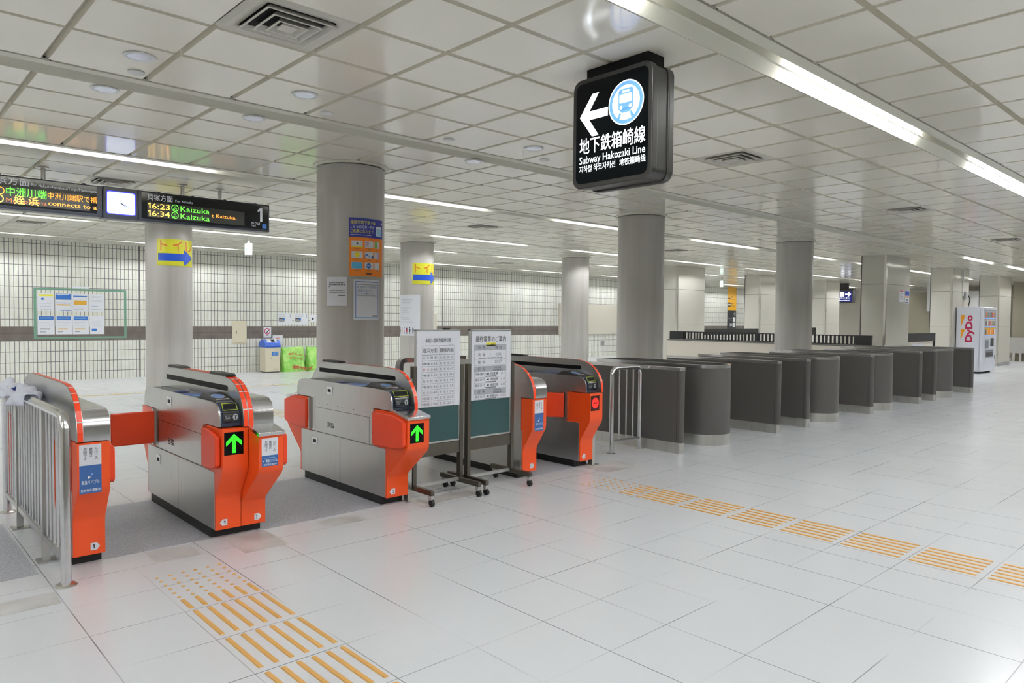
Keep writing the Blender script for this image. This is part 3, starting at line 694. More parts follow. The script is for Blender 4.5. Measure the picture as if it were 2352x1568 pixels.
# ------------------------------------------------------------------ railings
t = thing('tube_railing', 'polished steel tube railing with close vertical bars at the left edge', 'railing', (.87, 5.55, 0))
pth = [(.87, 4.56, 0), (.87, 4.56, .87), (.87, 4.575, .905), (.87, 4.60, .93), (.87, 4.65, .94), (.87, 6.45, .94), (.87, 6.51, .93), (.87, 6.54, .90), (.87, 6.55, .86), (.87, 6.55, 0)]
MB('steel_pol').ring(pth, .027, 20).build('frame', t)
for y in (4.56, 6.55): MB('steel_kick').lathe([(.055, 0), (.055, .004), (.045, .012), (.03, .016)], (.87, y), 24).build('base_flange', t)
MB('steel').box(.855, .885, 4.58, 6.53, .13, .165).build('lower_rail', t)
for k in range(20):
    y = 4.665 + k * .094
    MB('steel_pol').ring([(.87, y, .16), (.87, y, .93)], .0075, 8).build('vertical_bar', t)
for y in (5.11, 6.01): MB('steel').box(.85, .89, y - .02, y + .02, 0, .92).build('support_post', t); MB('steel').box(.82, .92, y - .05, y + .05, 0, .008).build('base_plate', t)
t = thing('tube_railing', 'short steel tube railing with three thin bars beside the first dark barrier', 'railing', (6.505, 5.13, 0))
pth = [(6.25, 5.13, 0), (6.25, 5.13, .88), (6.26, 5.13, .92), (6.29, 5.13, .945), (6.33, 5.13, .953), (6.68, 5.13, .953), (6.72, 5.13, .945), (6.75, 5.13, .92), (6.76, 5.13, .88), (6.76, 5.13, 0)]
MB('steel_pol').ring(pth, .025, 20).build('frame', t)
MB('steel').ring([(6.26, 5.13, .13), (6.75, 5.13, .13)], .017, 14).build('lower_rail', t)
for x in (6.38, 6.505, 6.63): MB('steel_pol').ring([(x, 5.13, .13), (x, 5.13, .945)], .008, 8).build('vertical_bar', t)
for x in (6.25, 6.76): MB('steel_kick').lathe([(.05, 0), (.05, .004), (.03, .012)], (x, 5.13), 24).build('base_flange', t)
t = thing('guard_frame', 'flat polished steel guard frame with grey panel behind the notice boards', 'railing', (4.8, 6.55, 0))
mb = MB('steel_pol'); pr = []
R0 = .09
for i in range(7):
    a = math.pi - i * math.pi / 12; pr.append((4.36 + .0 + R0 + R0 * math.cos(a), 1.06 - R0 + R0 * math.sin(a)))
pr = [(4.36, 0)] + pr + [(5.28, 1.06), (5.28, 1.0)]
for i in range(7):
    a = math.pi / 2 + i * math.pi / 12; pr.append((4.36 + R0 + (R0 - .05) * math.cos(a), 1.06 - R0 + (R0 - .05) * math.sin(a)))
pr += [(4.41, 0)]
mb.prism(pr, 'y', 6.51, 6.59).build('frame', t)
MB('grey').box(4.80, 5.28, 6.53, 6.57, .05, .93).build('grey_panel', t)
MB('steel').box(5.23, 5.28, 6.51, 6.59, 0, 1.0).build('post', t)

# cloth over the railing
def cloth():
    mb = MB('cloth'); nu, nv = 40, 28; vs = []
    rnd = random.Random(3)
    ph = [rnd.uniform(0, 6) for _ in range(8)]
    for i in range(nu + 1):
        y = 5.52 + 1.0 * i / nu
        for j in range(nv + 1):
            a = -1.25 + 2.5 * j / nv     # around the top rail
            drop = max(0, abs(a) - .9)
            rr = .055 + .03 * math.sin(5 * (y - 5.5) + ph[0]) + .014 * math.sin(17 * y + 4 * a + ph[1]) + .010 * math.sin(31 * y - 7 * a + ph[2])
            rr *= .35 + .65 * min(1, (y - 5.50) / .28) ; rr = max(rr, .034)
            th = a * 1.35
            vs.append((.87 + rr * 1.25 * math.sin(th), y, .945 + rr * math.cos(th) - .10 * drop + .02 * math.sin(9 * y + ph[4]) * min(1, (y - 5.5) * 2)))
    fs = [(i * (nv + 1) + j, (i + 1) * (nv + 1) + j, (i + 1) * (nv + 1) + j + 1, i * (nv + 1) + j + 1) for i in range(nu) for j in range(nv)]
    mb.add(vs, fs); o = mb.build('cloth', label='crumpled white cloth draped over the end of the tubular railing', cat='cloth')
    md = o.modifiers.new('solid', 'SOLIDIFY'); md.thickness = .004
    I, J = 13, 8; q = [Vector(vs[a * (nv + 1) + b]) for a, b in ((I, J), (I + 2, J), (I + 2, J + 3), (I, J + 3))]
    nn = (q[1] - q[0]).cross(q[3] - q[0]).normalized(); nn = nn if nn.z > 0 else -nn
    MB('navy').add([v + nn * .013 for v in q] + [v + nn * .002 for v in q], [(0, 1, 2, 3), (7, 6, 5, 4), (0, 4, 5, 1), (1, 5, 6, 2), (2, 6, 7, 3), (3, 7, 4, 0)]).build('cloth_tag', o, label='small dark blue tag')
cloth()

# ------------------------------------------------------------------ rolling notice boards
def board(x0, x1, label, which):
    cx = (x0 + x1) / 2; Y = 4.86
    t = thing('notice_board', label, 'notice board', (cx, Y, 0), 'rolling green notice boards')
    xs = (x0 - .012, x1 + .012)
    for x in xs:
        MB('bronze').box(x - .018, x + .018, Y - .022, Y + .022, .10, 1.10).build('upright_post', t)
        ft = MB('bronze').box(x - .018, x + .018, Y - .27, Y + .26, .085, .125).build('foot', t, bev=.003)
        for y in (Y - .235, Y + .225):
            c = MB('alu').box(x - .014, x + .014, y - .03, y + .01, .05, .085); c = c.build('caster', t, bev=.003)
            MB('rubber').ring([(x - .011, y - .022, .028), (x + .011, y - .022, .028)], .028, 18).build('wheel', c)
    MB('bronze').box(x0, x1, Y - .016, Y + .016, .345, .445).build('cross_beam', t)
    MB('alu').box(x0, x1, Y - .012, Y + .012, .10, .125).build('lower_rail', t)
    MB('chalk').box(x0 + .01, x1 - .01, Y - .008, Y + .008, .455, 1.39).build('panel', t)
    mb = MB('alu').box(x0, x0 + .014, Y - .013, Y + .013, .447, 1.4).box(x1 - .014, x1, Y - .013, Y + .013, .447, 1.4).box(x0, x1, Y - .013, Y + .013, 1.386, 1.4).box(x0, x1, Y - .013, Y + .013, .447, .462)
    mb.build('frame', t, bev=.002)
    W = x1 - x0 - .02
    if which == 1:
        s = Sheet(fy(x0 + .004, Y - .016, .755)); s.base(0, 0, W + .008, .632, 'paper', .001); k = W
        s.text('年越し臨時列車時刻表', k * .2, .538, .032, 'ink', 2, w=k * .6)
        s.rect(k * .74, .517, k * .85, .522, 'inkgrey', 2)
        for c0, nm in ((.12, '姪浜方面'), (.51, '貝塚方面')):
            u0, u1 = k * c0, k * (c0 + .365)
            vv = [.51, .435] + [.435 - .048 * (i + 1) for i in range(9)]
            for v in vv: s.rect(u0, v - (.001 if v != .435 else .002), u1, v + .001, 'inkgrey', 2)
            for u in (u0, u1): s.rect(u - .0007, vv[-1], u + .0007, .51, 'inkgrey', 2)
            s.rect(u0 + (u1 - u0) * .51, vv[-1], u0 + (u1 - u0) * .512 + .0008, .435, 'inklight', 2)
            for i, ch in enumerate(nm): s.text(ch, u0 + (u1 - u0) * (.16 + .23 * i), .455, .029, 'ink', 2, al='c')
            for i, ch in enumerate('行先時刻'): s.text(ch, u0 + (u1 - u0) * (.13 + .245 * i), .40, .02, 'inkgrey', 2, al='c')
            rows = (('中洲川端', '0:28'), ('姪浜', '0:45'), ('中洲川端', '0:59'), ('姪浜', '1:18'), ('中洲川端', '1:31'), ('姪浜', '1:48'), ('中洲川端', '2:01'), ('中洲川端', '2:31')) if c0 < .3 else tuple(('貝塚', q) for q in ('0:30', '0:47', '1:01', '1:19', '1:35', '1:50', '2:20', '2:53'))
            for i, (a, b) in enumerate(rows):
                v = .352 - .048 * i
                if len(a) == 4: s.text(a, u0 + .004, v, .018, 'ink', 2, w=(u1 - u0) * .44)
                else:
                    for q, ch in enumerate(a): s.text(ch, u0 + (u1 - u0) * (.14 + .24 * q), v, .018, 'lred' if (a == '姪浜' and i == 1) else 'inkgrey', 2, al='c')
                s.text(b, u0 + (u1 - u0) * .56, v, .021, 'inkgrey', 2, w=(u1 - u0) * .4)
    else:
        s = Sheet(fy(x0 + .012, Y - .016, .778)); s.base(0, 0, W - .004, .604, 'paper', .001); k = W
        s.text('最終電車のご案内', k * .1, .515, .042, 'ink', 2, w=k * .76, bold=.002)
        s.rect(k * .36, .475, k * .60, .503, 'yel', 1); s.text('(土・休日)', k * .37, .48, .018, 'ink', 2, w=k * .22)
        def hdr(v, a, b, two=False):
            s.rect(k * .07, v, k * .87, v + .048, 'inklight', 1)
            for i, ch in enumerate(a): s.text(ch, k * (.19 + .11 * i), v + .012, .024, 'ink', 2, al='c')
            if two: s.text(b[0], k * .56, v + .027, .014, 'ink', 2, w=k * .18); s.text(b[1], k * .54, v + .006, .014, 'ink', 2, w=k * .24)
            else:
                for i, ch in enumerate(b): s.text(ch, k * (.62 + .1 * i), v + .012, .024, 'ink', 2, al='c')
        def fr_(v0, v1):
            for v in (v0, v1): s.rect(k * .07, v - .0008, k * .87, v + .0008, 'inkgrey', 2)
            for u in (.07, .87): s.rect(k * u - .0008, v0, k * u + .0008, v1, 'inkgrey', 2)
        hdr(.436, '行先', '時刻'); fr_(.305, .484); s.rect(k * .07, .358, k * .87, .3595, 'inkgrey', 2); s.rect(k * .465, .305, k * .467, .484, 'inkgrey', 2)
        for i, ch in enumerate('貝塚'): s.text(ch, k * (.19 + .11 * i), .385, .024, 'ink', 2, al='c')
        s.text('0:05', k * .6, .387, .026, 'inkgrey', 2, w=k * .14); s.lines(k * .18, .364, k * .78, 1, .01, .008, 'inkgrey', 2, False)
        for i, ch in enumerate('姪浜'): s.text(ch, k * (.19 + .11 * i), .32, .024, 'ink', 2, al='c')
        s.text('23:57', k * .575, .322, .026, 'inkgrey', 2, w=k * .18)
        def row(v, a, b, c, d, wa):
            s.text(a, k * .10, v, .019, 'ink', 2, w=k * wa); s.text(b, k * (.11 + wa), v, .019, 'inkgrey', 2, w=k * .12); q = k * .385
            s.poly([(q, v + .005), (q + k * .03, v + .005), (q + k * .03, v), (q + k * .055, v + .009), (q + k * .03, v + .018), (q + k * .03, v + .013), (q, v + .013)], 'ink', 2)
            s.text(c, k * .47, v, .02, 'ink', 2, w=k * .19); s.text(d, k * .74, v, .019, 'inkgrey', 2, w=k * .11); s.rect(k * .34, v - .016, k * .62, v - .008, 'inkgrey', 2)
        hdr(.247, '行先', ('中洲川端発', '最終電車時刻'), True); fr_(.095, .295)
        for i, q in enumerate((('中洲川端', '22:56', '西唐津', '23:19', .17), ('姪浜', '23:57', '筑前前原', '0:10', .1), ('姪浜', '23:57', '福岡空港', '0:05', .1))):
            row(.218 - i * .05, *q)
            if i: s.rect(k * .07, .218 - i * .05 + .029, k * .87, .218 - i * .05 + .0305, 'inkgrey', 2)
        hdr(.045, '行先', ('天神発', '最終電車時刻'), True); fr_(.004, .093); row(.019, '姪浜', '23:39', '橋本', '0:00', .1)
    s.build('timetable_sheet', t)
    if which == 1:
        MB('black').ring([(x0 + W * .62, Y - .01, 1.405), (x0 + W * .78, Y - .01, 1.405)], .008, 8).build('clip', t)
    return t
board(3.405, 3.868, 'left rolling green board with a two column white timetable', 1)
board(3.975, 4.462, 'right rolling green board with a last train notice and yellow tag', 2)

# ------------------------------------------------------------------ dark barriers
def barrier(xr, wide, i, label):
    wd = .62 if wide else .088; x0 = xr - wd; y0, y1 = 4.6, 6.4; r = wd / 2 if wide else min(.05, wd / 2 - .001)
    pts = []
    n = 20 if wide else 6
    if wide:
        for k in range(n + 1):
            a = math.pi + math.pi * k / n; pts.append((x0 + r + r * math.cos(a), y0 + r * 1.0 + r * math.sin(a)))
        pts += [(xr, y1), (x0, y1)]
    else:
        for cx, a0 in ((x0 + r, math.pi), (xr - r, 1.5 * math.pi)):
            for k in range(n + 1): a = a0 + math.pi / 2 * k / n; pts.append((cx + r * math.cos(a), y0 + r + r * math.sin(a)))
        pts += [(xr, y1), (x0, y1)]
    t = thing('lane_barrier', label, 'barrier', ((x0 + xr) / 2, 5.5, 0), 'dark laminate lane barriers')
    def inset(d): 
        c = []
        for x, y in pts:
            cx, cy = (x0 + xr) / 2, 5.5
            c.append((x0 + d + (x - x0) * (wd - 2 * d) / wd, y0 + d + (y - y0) * (y1 - y0 - 2 * d) / (y1 - y0)))
        return c
    def shell(mt, name, p_out, th, z0, z1, **kw):
        p_in = inset(th + (0 if p_out is pts else .004)); n_ = len(p_out); mb = MB(mt)
        vs = [(x, y, z) for z in (z0, z1) for x, y in p_out] + [(x, y, z) for z in (z0, z1) for x, y in p_in]; fs = []
        for k in range(n_):
            q = (k + 1) % n_
            fs += [(k, q, n_ + q, n_ + k), (2 * n_ + q, 2 * n_ + k, 3 * n_ + k, 3 * n_ + q), (n_ + k, n_ + q, 3 * n_ + q, 3 * n_ + k), (q, k, 2 * n_ + k, 2 * n_ + q)]
        return mb.add(vs, fs).build(name, t, **kw)
    if wide:
        shell('laminate', 'panel', inset(.004), .02, .13, .925); shell('steel_pol', 'top_rail', pts, .045, .925, .965); shell('steel_kick', 'kick_plate', inset(.002), .02, 0, .13)
        mb = MB('hollow').prism(inset(.03), 'z', .6, .62); mb.build('inner_floor', t)
    else:
        MB('laminate').prism(inset(.004), 'z', .12, .93).build('panel', t)
        MB('steel_pol').prism(pts, 'z', .93, .965).build('top_rail', t, bev=.002); MB('steel_kick').prism(inset(.002), 'z', 0, .12).build('kick_plate', t)
        dk = MB('dark').box(x0 + .003, x0 + .0045, y0 + .068, y0 + .071, .12, .93).box(x0 + .003, x0 + .005, 4.75, 4.752, 0, .12); dk.build('seam', t)
    return t
BR = [(6.91, 0), (8.08, 1), (9.15, 0), (10.0, 0), (11.17, 1), (12.27, 0), (13.3, 1), (14.5, 0), (15.3, 0), (16.5, 1), (17.63, 0)]
NB = ['first', 'second', 'third', 'fourth', 'fifth', 'sixth', 'seventh', 'eighth', 'ninth', 'tenth', 'last']
for i, (x, wd) in enumerate(BR):
    barrier(x, wd, i, ('wide round ended' if wd else 'slim straight') + ' dark grey barrier, %s in the row from the ticket gates' % NB[i])

# ------------------------------------------------------------------ tactile paving
def bars_tile(x0, y0, y1, label, grp, pale=False, nb=6):
    t = thing('tactile_tile', label, 'tactile paving', (x0 + .21, (y0 + y1) / 2, 0), grp)
    for k in range(nb):
        x = x0 + .022 + k * .0705
        mb = MB('tactile'); e = .003; a, b = y0 + .03, y1 - .028
        mb.add([(x, a, 0.0002), (x + .024, a, .0002), (x + .024, b, .0002), (x, b, .0002), (x + e, a + e, .005), (x + .024 - e, a + e, .005), (x + .024 - e, b - e, .005), (x + e, b - e, .005)],
               [(0, 3, 2, 1), (4, 5, 6, 7), (0, 1, 5, 4), (1, 2, 6, 5), (2, 3, 7, 6), (3, 0, 4, 7)]).build('guide_bar', t)
def dots_tile(x0, y0, label, grp):
    t = thing('tactile_tile', label, 'tactile paving', (x0 + .21, y0 + .19, 0), grp)
    for a in range(6):
        for b in range(6): MB('tactile').lathe([(.011, .0002), (.010, .003), (.006, .005), (0, .005)], (x0 + .033 + a * .0705, y0 + .02 + b * .074), 12).build('stud', t)
for x0, grp, nm, lo in ((1.245, 'orange tactile tiles in front of the first gates', 'near left', 2), (4.88, 'orange tactile tiles leading right from the last gate', 'right hand', -1)):
    dots_tile(x0, 3.96, 'dotted orange tactile tile at the gate end of the %s strip' % nm, grp)
    bars_tile(x0, 3.755, 3.96, 'half length orange barred tactile tile behind the dots of the %s strip' % nm, grp)
    k = 0; y = 3.345
    while y > (1.9 if lo == 2 else -.3):
        bars_tile(x0, y, y + .427, 'orange barred tactile tile, %s full tile from the dots of the %s strip' % (NB[k], nm), grp); y -= .427; k += 1
for k, x in enumerate((1.9, 2.33, 2.76, 3.19, 3.62, 4.05, 5.3, 5.9, 6.35, 6.8, 7.25)):
    MB('tactile_pale').box(x, x + .38, 14.9, 15.06, .0002, .004).build('tactile_tile', label='pale yellow tactile tile on the far floor, %s from the left' % (NB[k]), cat='tactile paving', group='pale tactile tiles on the far floor')
for k in range(4):
    mb = MB('tactile_pale')
    for q in range(5): mb.box(4.72 + q * .07, 4.745 + q * .07, 9.7 + k * .43, 10.05 + k * .43, .0002, .004)
    mb.build('tactile_tile', label='pale barred tactile tile beyond the gates, %s one from the gates' % NB[k], cat='tactile paving', group='pale barred tiles beyond the gates')

# ------------------------------------------------------------------ hanging arrow sign
X0, Ya, Yb, Za, Zb = 3.55, 3.275, 2.635, 2.35, 3.055
t = thing('hanging_sign', 'large black hanging sign with white arrow and blue train symbol', 'sign', (3.65, 2.95, 2.35))
def rr(u0, v0, u1, v1, r, n=6):
    p = []
    for cx, cy, a in ((u1 - r, v1 - r, 0), (u0 + r, v1 - r, 90), (u0 + r, v0 + r, 180), (u1 - r, v0 + r, 270)):
        for k in range(n + 1): q = R(a + 90 * k / n); p.append((cx + r * math.cos(q), cy + r * math.sin(q)))
    return p
MB('sign_frame').prism(rr(Yb, Za, Ya, Zb, .065), 'x', X0, X0 + .055).build('front_frame', t, bev=.006)
MB('sign_frame').prism(rr(Yb + .008, Za + .008, Ya - .008, Zb - .008, .06), 'x', X0 + .056, X0 + .165).build('body', t)
MB('sign_frame').prism(rr(Yb, Za, Ya, Zb, .065), 'x', X0 + .167, X0 + .22).build('back_frame', t, bev=.006)
MB('black').box(X0 + .03, X0 + .19, Yb + .06, Ya - .09, Zb - .005, H).build('ceiling_mount', t)
s = Sheet(fx(X0 - .0005, Ya, Za)); Wf = Ya - Yb; Hf = Zb - Za; e = .03
s.poly(rr(e, e, Wf - e, Hf - e, .045), 'sign_black', 1)
fc = s.build('face', t)
s = Sheet(fx(X0 - .0015, Ya, Za))
# arrow
ax, ay = .062, .46
s.poly([(ax, ay), (ax + .105, ay + .135), (ax + .16, ay + .135), (ax + .083, ay + .03), (ax + .083, ay - .03), (ax + .16, ay - .135), (ax + .105, ay - .135)], 'lit_white', 1)
s.rect(ax + .06, ay - .027, ax + .235, ay + .027, 'lit_white', 1)
cx, cy = .44, .485
s.disc(cx, cy, .137, .137, 'lit_white', 1, 48); s.disc(cx, cy, .130, .130, 'lit_blue', 2, 48); s.disc(cx, cy, .106, .106, 'lit_white', 3, 48)
s.poly(rr(cx - .058, cy - .045, cx + .058, cy + .086, .018), 'lit_blue', 4); s.poly([(cx - .058, cy - .03), (cx - .03, cy - .062), (cx + .03, cy - .062), (cx + .058, cy - .03)], 'lit_blue', 4)
s.poly(rr(cx - .048, cy, cx + .048, cy + .052, .008), 'lit_white', 5); s.poly(rr(cx - .026, cy + .062, cx + .026, cy + .075, .004), 'lit_white', 5)
for q in (-1, 1): s.disc(cx + q * .036, cy - .027, .011, .011, 'lit_white', 5); s.poly([(cx + q * .032, cy - .062), (cx + q * .048, cy - .056), (cx + q * .075, cy - .108), (cx + q * .05, cy - .115)], 'lit_blue', 5)
s.poly([(cx - .042, cy - .078), (cx + .042, cy - .078), (cx + .055, cy - .1), (cx - .055, cy - .1)], 'lit_white', 4)
s.text('地下鉄箱崎線', .062, .228, .082, 'lit_white', 1, w=.53, bold=.006)
s.text('Subway Hakozaki Line', .062, .158, .05, 'lit_white', 1, w=.53, bold=.003)
s.text('지하철 하코자키선', .062, .105, .036, 'lit_white', 1, w=.30, bold=.003); s.text('地铁箱崎线', .395, .105, .036, 'lit_white', 1, w=.20, bold=.003)
s.build('lettering', fc)

# ------------------------------------------------------------------ departure board
Y = 9.43; bz, tz = 2.62, 2.975
t = thing('departure_board', 'long black hanging departure board with lit train times and a clock', 'departure board', (1.8, Y, bz))
MB('board_frame').box(-.7, 2.19, Y - .06, Y + .12, bz, tz).build('left_case', t, bev=.006)
MB('board_frame').box(2.195, 2.565, Y - .07, Y + .12, bz - .005, tz + .005).build('clock_case', t, bev=.006)
MB('board_frame').box(2.57, 4.19, Y - .06, Y + .12, bz, tz + .005).build('right_case', t, bev=.006)
for x in (.15, 1.62, 3.095, 3.555):
    p = MB('steel').ring([(x, Y, tz), (x, Y, H - .01)], .022, 16).build('ceiling_pole', t); MB('steel_kick').lathe([(.055, H - .002), (.055, H - .012), (.022, H - .016)], (x, Y), 24).build('flange', p)
for k in range(12): x = -.4 + k * .4; MB('dgrey').box(x, x + .03, Y - .02, Y + .02, tz, tz + .018).build('hook', t)
s = Sheet(fy(-.65, Y - .0615, bz)); o = .65
s.rect(0, .035, 2.15 + .63, tz - bz - .015, 'board_face', 1); s.rect(0, .055, 2.10 + o - .02 - 0.02, .235, 'led_bg', 2)
s.text('天神・姪浜方面', 1.27 + o - .49, .265, .062, 'txt_white', 2, w=.70); s.text('For Nakasu-Kawabata/Tenjin/Meinohama', 1.50 + o, .268, .034, 'txt_white', 2, w=.63)
s.disc(1.215 + o, .185, .042, .042, 'led_orange', 3, r0=.8); s.text('中洲川端', 1.27 + o, .148, .078, 'led_green', 3, w=.37, bold=.003); s.text('中洲川端駅で福', 1.65 + o, .155, .058, 'led_orange', 3, w=.48, bold=.003)
s.disc(1.205 + o, .10, .044, .044, 'led_yellow', 3, r0=.8); s.text('Meinohama', 1.27 + o, .070, .048, 'led_dim', 3, w=.37)
s.text('姪', 1.34 + o, .065, .075, 'led_yellow', 4, w=.095, bold=.005); s.text('浜', 1.47 + o, .065, .075, 'led_yellow', 4, w=.095, bold=.005); s.text('connects to a', 1.655 + o, .078, .052, 'led_orange', 3, w=.475, bold=.002)
s.build('left_display', t, label='lit display for Nakasu-Kawabata trains')
s = Sheet(fy(2.57, Y - .0615, bz))
s.poly(rr(.035, .03, 1.60, tz - bz - .012, .015), 'board_face', 1); s.rect(.10, .055, 1.28, .235, 'led_bg', 2)
s.text('貝塚方面', .10, .262, .062, 'txt_white', 2, w=.29); s.text('For Kaizuka', .42, .265, .03, 'txt_white', 2, w=.21)
for v, tm in ((.158, '16:23'), (.07, '16:34')):
    s.poly([(.122, v), (.135, v), (.135, v + .068), (.124, v + .068), (.108, v + .055), (.108, v + .045), (.122, v + .054)], 'led_yellow', 3); s.text(tm[1:], .15, v, .068, 'led_yellow', 3, w=.205, bold=.002); s.disc(.415, v + .033, .042, .042, 'led_green', 3, r0=.84); s.text('H', .415, v + .036, .024, 'led_green', 3, al='c'); s.text('07', .415, v + .003, .026, 'led_green', 3, al='c', w=.045)
    s.text('Kaizuka', .48, v, .068, 'led_green', 3, w=.35, bold=0)
s.text('t Kaizuka.', .855, .125, .045, 'led_orange', 3, w=.32, bold=.002)
s.poly([(1.49, .13), (1.52, .13), (1.52, .31), (1.495, .31), (1.458, .28), (1.458, .252), (1.49, .272)], 'txt_white', 2); s.text('のりば', 1.37, .088, .028, 'txt_white', 2, w=.12); s.text('Track', 1.37, .06, .02, 'txt_white', 2, w=.06); s.rect(1.52, .045, 1.578, .105, 'midblue', 2)
s.build('right_display', t, label='lit display for Kaizuka trains and track 1')
s = Sheet(fy(2.195, Y - .0715, bz)); s.poly(rr(.03, .045, .345, .315, .03), 'clock_blue', 1); s.poly(rr(.04, .055, .335, .305, .025), 'clock_face', 2)
cx, cy = .187, .18
for k in range(12): a = R(90 - 30 * k); s.text(str(12 if k == 0 else k), cx + .105 * math.cos(a), cy + .095 * math.sin(a) - .009, .018, 'inklight', 3, al='c')
def hand(a, l, w_):
    d = Vector((math.sin(R(a)), math.cos(R(a)))); n = Vector((d.y, -d.x)) * w_
    s.poly([(cx - n.x - d.x * .01, cy - n.y - d.y * .01), (cx + n.x - d.x * .01, cy + n.y - d.y * .01), (cx + n.x * .4 + d.x * l, cy + n.y * .4 + d.y * l), (cx - n.x * .4 + d.x * l, cy - n.y * .4 + d.y * l)], 'navy', 4)
hand(129, .07, .005); hand(116, .12, .0035)
s.build('clock_face', t, label='glowing white square clock face')

# ------------------------------------------------------------------ things on and at the tiled wall
def tagp(s, name, label, cat='poster', group=None): return s.build(name, label=label, cat=cat, group=group)
t = thing('tape_frame', 'rectangle of translucent green tape on the tiled wall around the posters', 'tape', (3.94, YB, .94))
for q in ((3.02, 4.88, 2.03, 2.075), (3.02, 4.88, .945, .985), (3.02, 3.075, .985, 2.03), (4.83, 4.88, .985, 2.03)): MB('palegreen_tape').box(q[0], q[1], YB - .0015, YB - .0004, q[2], q[3]).build('tape_strip', t)
MB('paper').box(3.76, 4.1, YB - .003, YB - .0004, 2.085, 2.125).build('paper_strip', label='thin white paper strip above the green tape rectangle', cat='notice')
GW = 'posters inside the green tape rectangle'
cols_ = (3.09, 3.43, 3.765, 4.11)
for c, x in enumerate(cols_):
    for r_, (z, h) in enumerate(((1.56, .40), (1.04, .42))):
        w_ = .325
        if c == 3: w_ = .30
        s = Sheet(fy(x, YB - .002, z), .001); s.base(0, 0, w_, h, 'paper')
        if r_ == 1 and c < 3:
            s.rect(.025, h - .10, w_ - .02, h - .015, 'midblue', 1); s.rect(.05, h - .06, w_ - .06, h - .045, 'sky', 2); s.lines(.04, h - .15, w_ - .05, 3, .035, .008, 'inklight', 1); s.lines(.05, .11, w_ - .05, 1, .03, .025, 'ochre' if c else 'inkgrey', 1); s.lines(.05, .05, w_ * .5, 1, .03, .015, 'inkgrey', 1)
            lb = ('lower left', 'lower second', 'lower third')[c] + ' white poster with a blue heading inside the green tape'
        elif r_ == 1: s.lines(.05, h - .12, w_ - .05, 4, .04, .005, 'inklight', 1); s.rect(.04, .07, .14, .13, 'midblue', 1); lb = 'lower right white sheet with a small blue square inside the green tape'
        elif c == 0: s.rect(.03, h - .07, w_ - .02, h - .03, 'yel', 1); s.disc(.10, h - .13, .03, .025, 'midblue', 1); s.lines(.05, h - .23, w_ - .05, 3, .07, .01, 'inklight', 1); lb = 'upper left poster with a yellow heading inside the green tape'
        elif c == 1: s.rect(.01, h - .14, w_ - .01, h - .01, 'midblue', 1); s.rect(.03, h - .035, w_ - .05, h - .02, 'wht', 2); s.lines(.02, h - .22, w_ - .02, 1, .04, .014, 'midblue', 1, False); s.lines(.03, h - .27, w_ - .03, 1, .04, .03, 'ochre', 1); s.rect(.10, .01, w_ - .01, .025, 'midblue', 1); lb = 'upper second poster with a large blue top inside the green tape'
        elif c == 2: s.rect(.02, h - .07, w_ - .03, h - .045, 'midblue', 1); s.rect(.03, h - .25, w_ - .04, h - .15, 'ochre', 1); s.lines(.06, h - .30, w_ - .06, 2, .03, .008, 'inklight', 1); s.lines(.03, .03, w_ - .05, 1, .04, .012, 'inkgrey', 1); lb = 'upper third poster with an ochre box inside the green tape'
        else: s.lines(.04, h - .05, w_ - .04, 5, .03, .005, 'inklight', 1); s.rect(.04, h - .28, .17, h - .272, 'ink_blue', 1); s.rect(.04, .04, w_ - .04, .048, 'inkgrey', 1); lb = 'upper right plain white text sheet inside the green tape'
        tagp(s, 'wall_poster', lb, group=GW)
t = thing('access_panel', 'cream metal access door on the dark tile band of the wall', 'access panel', (7.58, YB, .76))
MB('cream').box(7.39, 7.77, YB - .02, YB, .76, 1.36).build('frame', t, bev=.003); MB('cream').box(7.43, 7.73, YB - .026, YB - .02, .79, 1.33).build('door', t, bev=.002); MB('dgrey').box(7.48, 7.5, YB - .03, YB - .026, 1.02, 1.11).build('handle', t)
s = Sheet(fy(8.234, YB - .003, .915), .001); s.base(0, 0, .215, .285, 'paper'); s.disc(.108, .17, .085, .085, 'pinkred', 1, r0=.75); s.poly([(.06, .12), (.085, .11), (.16, .2), (.15, .215)], 'ink', 2); s.lines(.06, .05, .16, 1, .03, .01, 'ink', 1)
tagp(s, 'warning_sign', 'small white prohibition sign with red circle above the waste bin', 'sign')
s = Sheet(fy(8.49, YB - .003, .73), .001); s.base(0, 0, .29, .245, 'paper'); s.rect(.10, .15, .19, .18, 'lred', 1); s.rect(.18, .09, .25, .095, 'ink', 1); tagp(s, 'notice_sheet', 'plain white notice partly behind the bin with a small red word', 'notice')
for x, lb in ((8.627, 'left one of two wide white notices with a grey oval picture, above the bags'), (9.106, 'right one of two wide white notices with a grey oval picture, above the bags')):
    s = Sheet(fy(x, YB - .003, 1.268), .001); s.base(0, 0, .43, .31, 'paper'); s.disc(.12, .12, .095, .06, 'grey', 1); s.rect(.04, .15, .21, .185, 'dgrey', 2); s.rect(.15, .13, .21, .18, 'midblue', 3); s.lines(.03, .26, .30, 2, .05, .012, 'inklight', 1); s.rect(.36, .19, .39, .29, 'inklight', 1); tagp(s, 'notice_sheet', lb, 'notice')
s = Sheet(fy(9.59, YB - .003, 1.34), .001); s.base(0, 0, .2, .2, 'paper'); s.disc(.08, .09, .035, .035, 'dgrey', 1); tagp(s, 'notice_sheet', 'small square white sheet with a dark dot beside the large column', 'notice')
MB('farbeige').box(19.7, 26.5, YB - .065, YB - .002, .9, 2.064).build('blank_panel', label='large blank beige panel on the tiled wall behind the round columns', cat='wall panel')
MB('farbeige').box(13.35, 13.985, YB - .05, YB, .9, 1.62).build('wall_cabinet', label='narrow pale wall cabinet half hidden by the second back column', cat='cabinet')
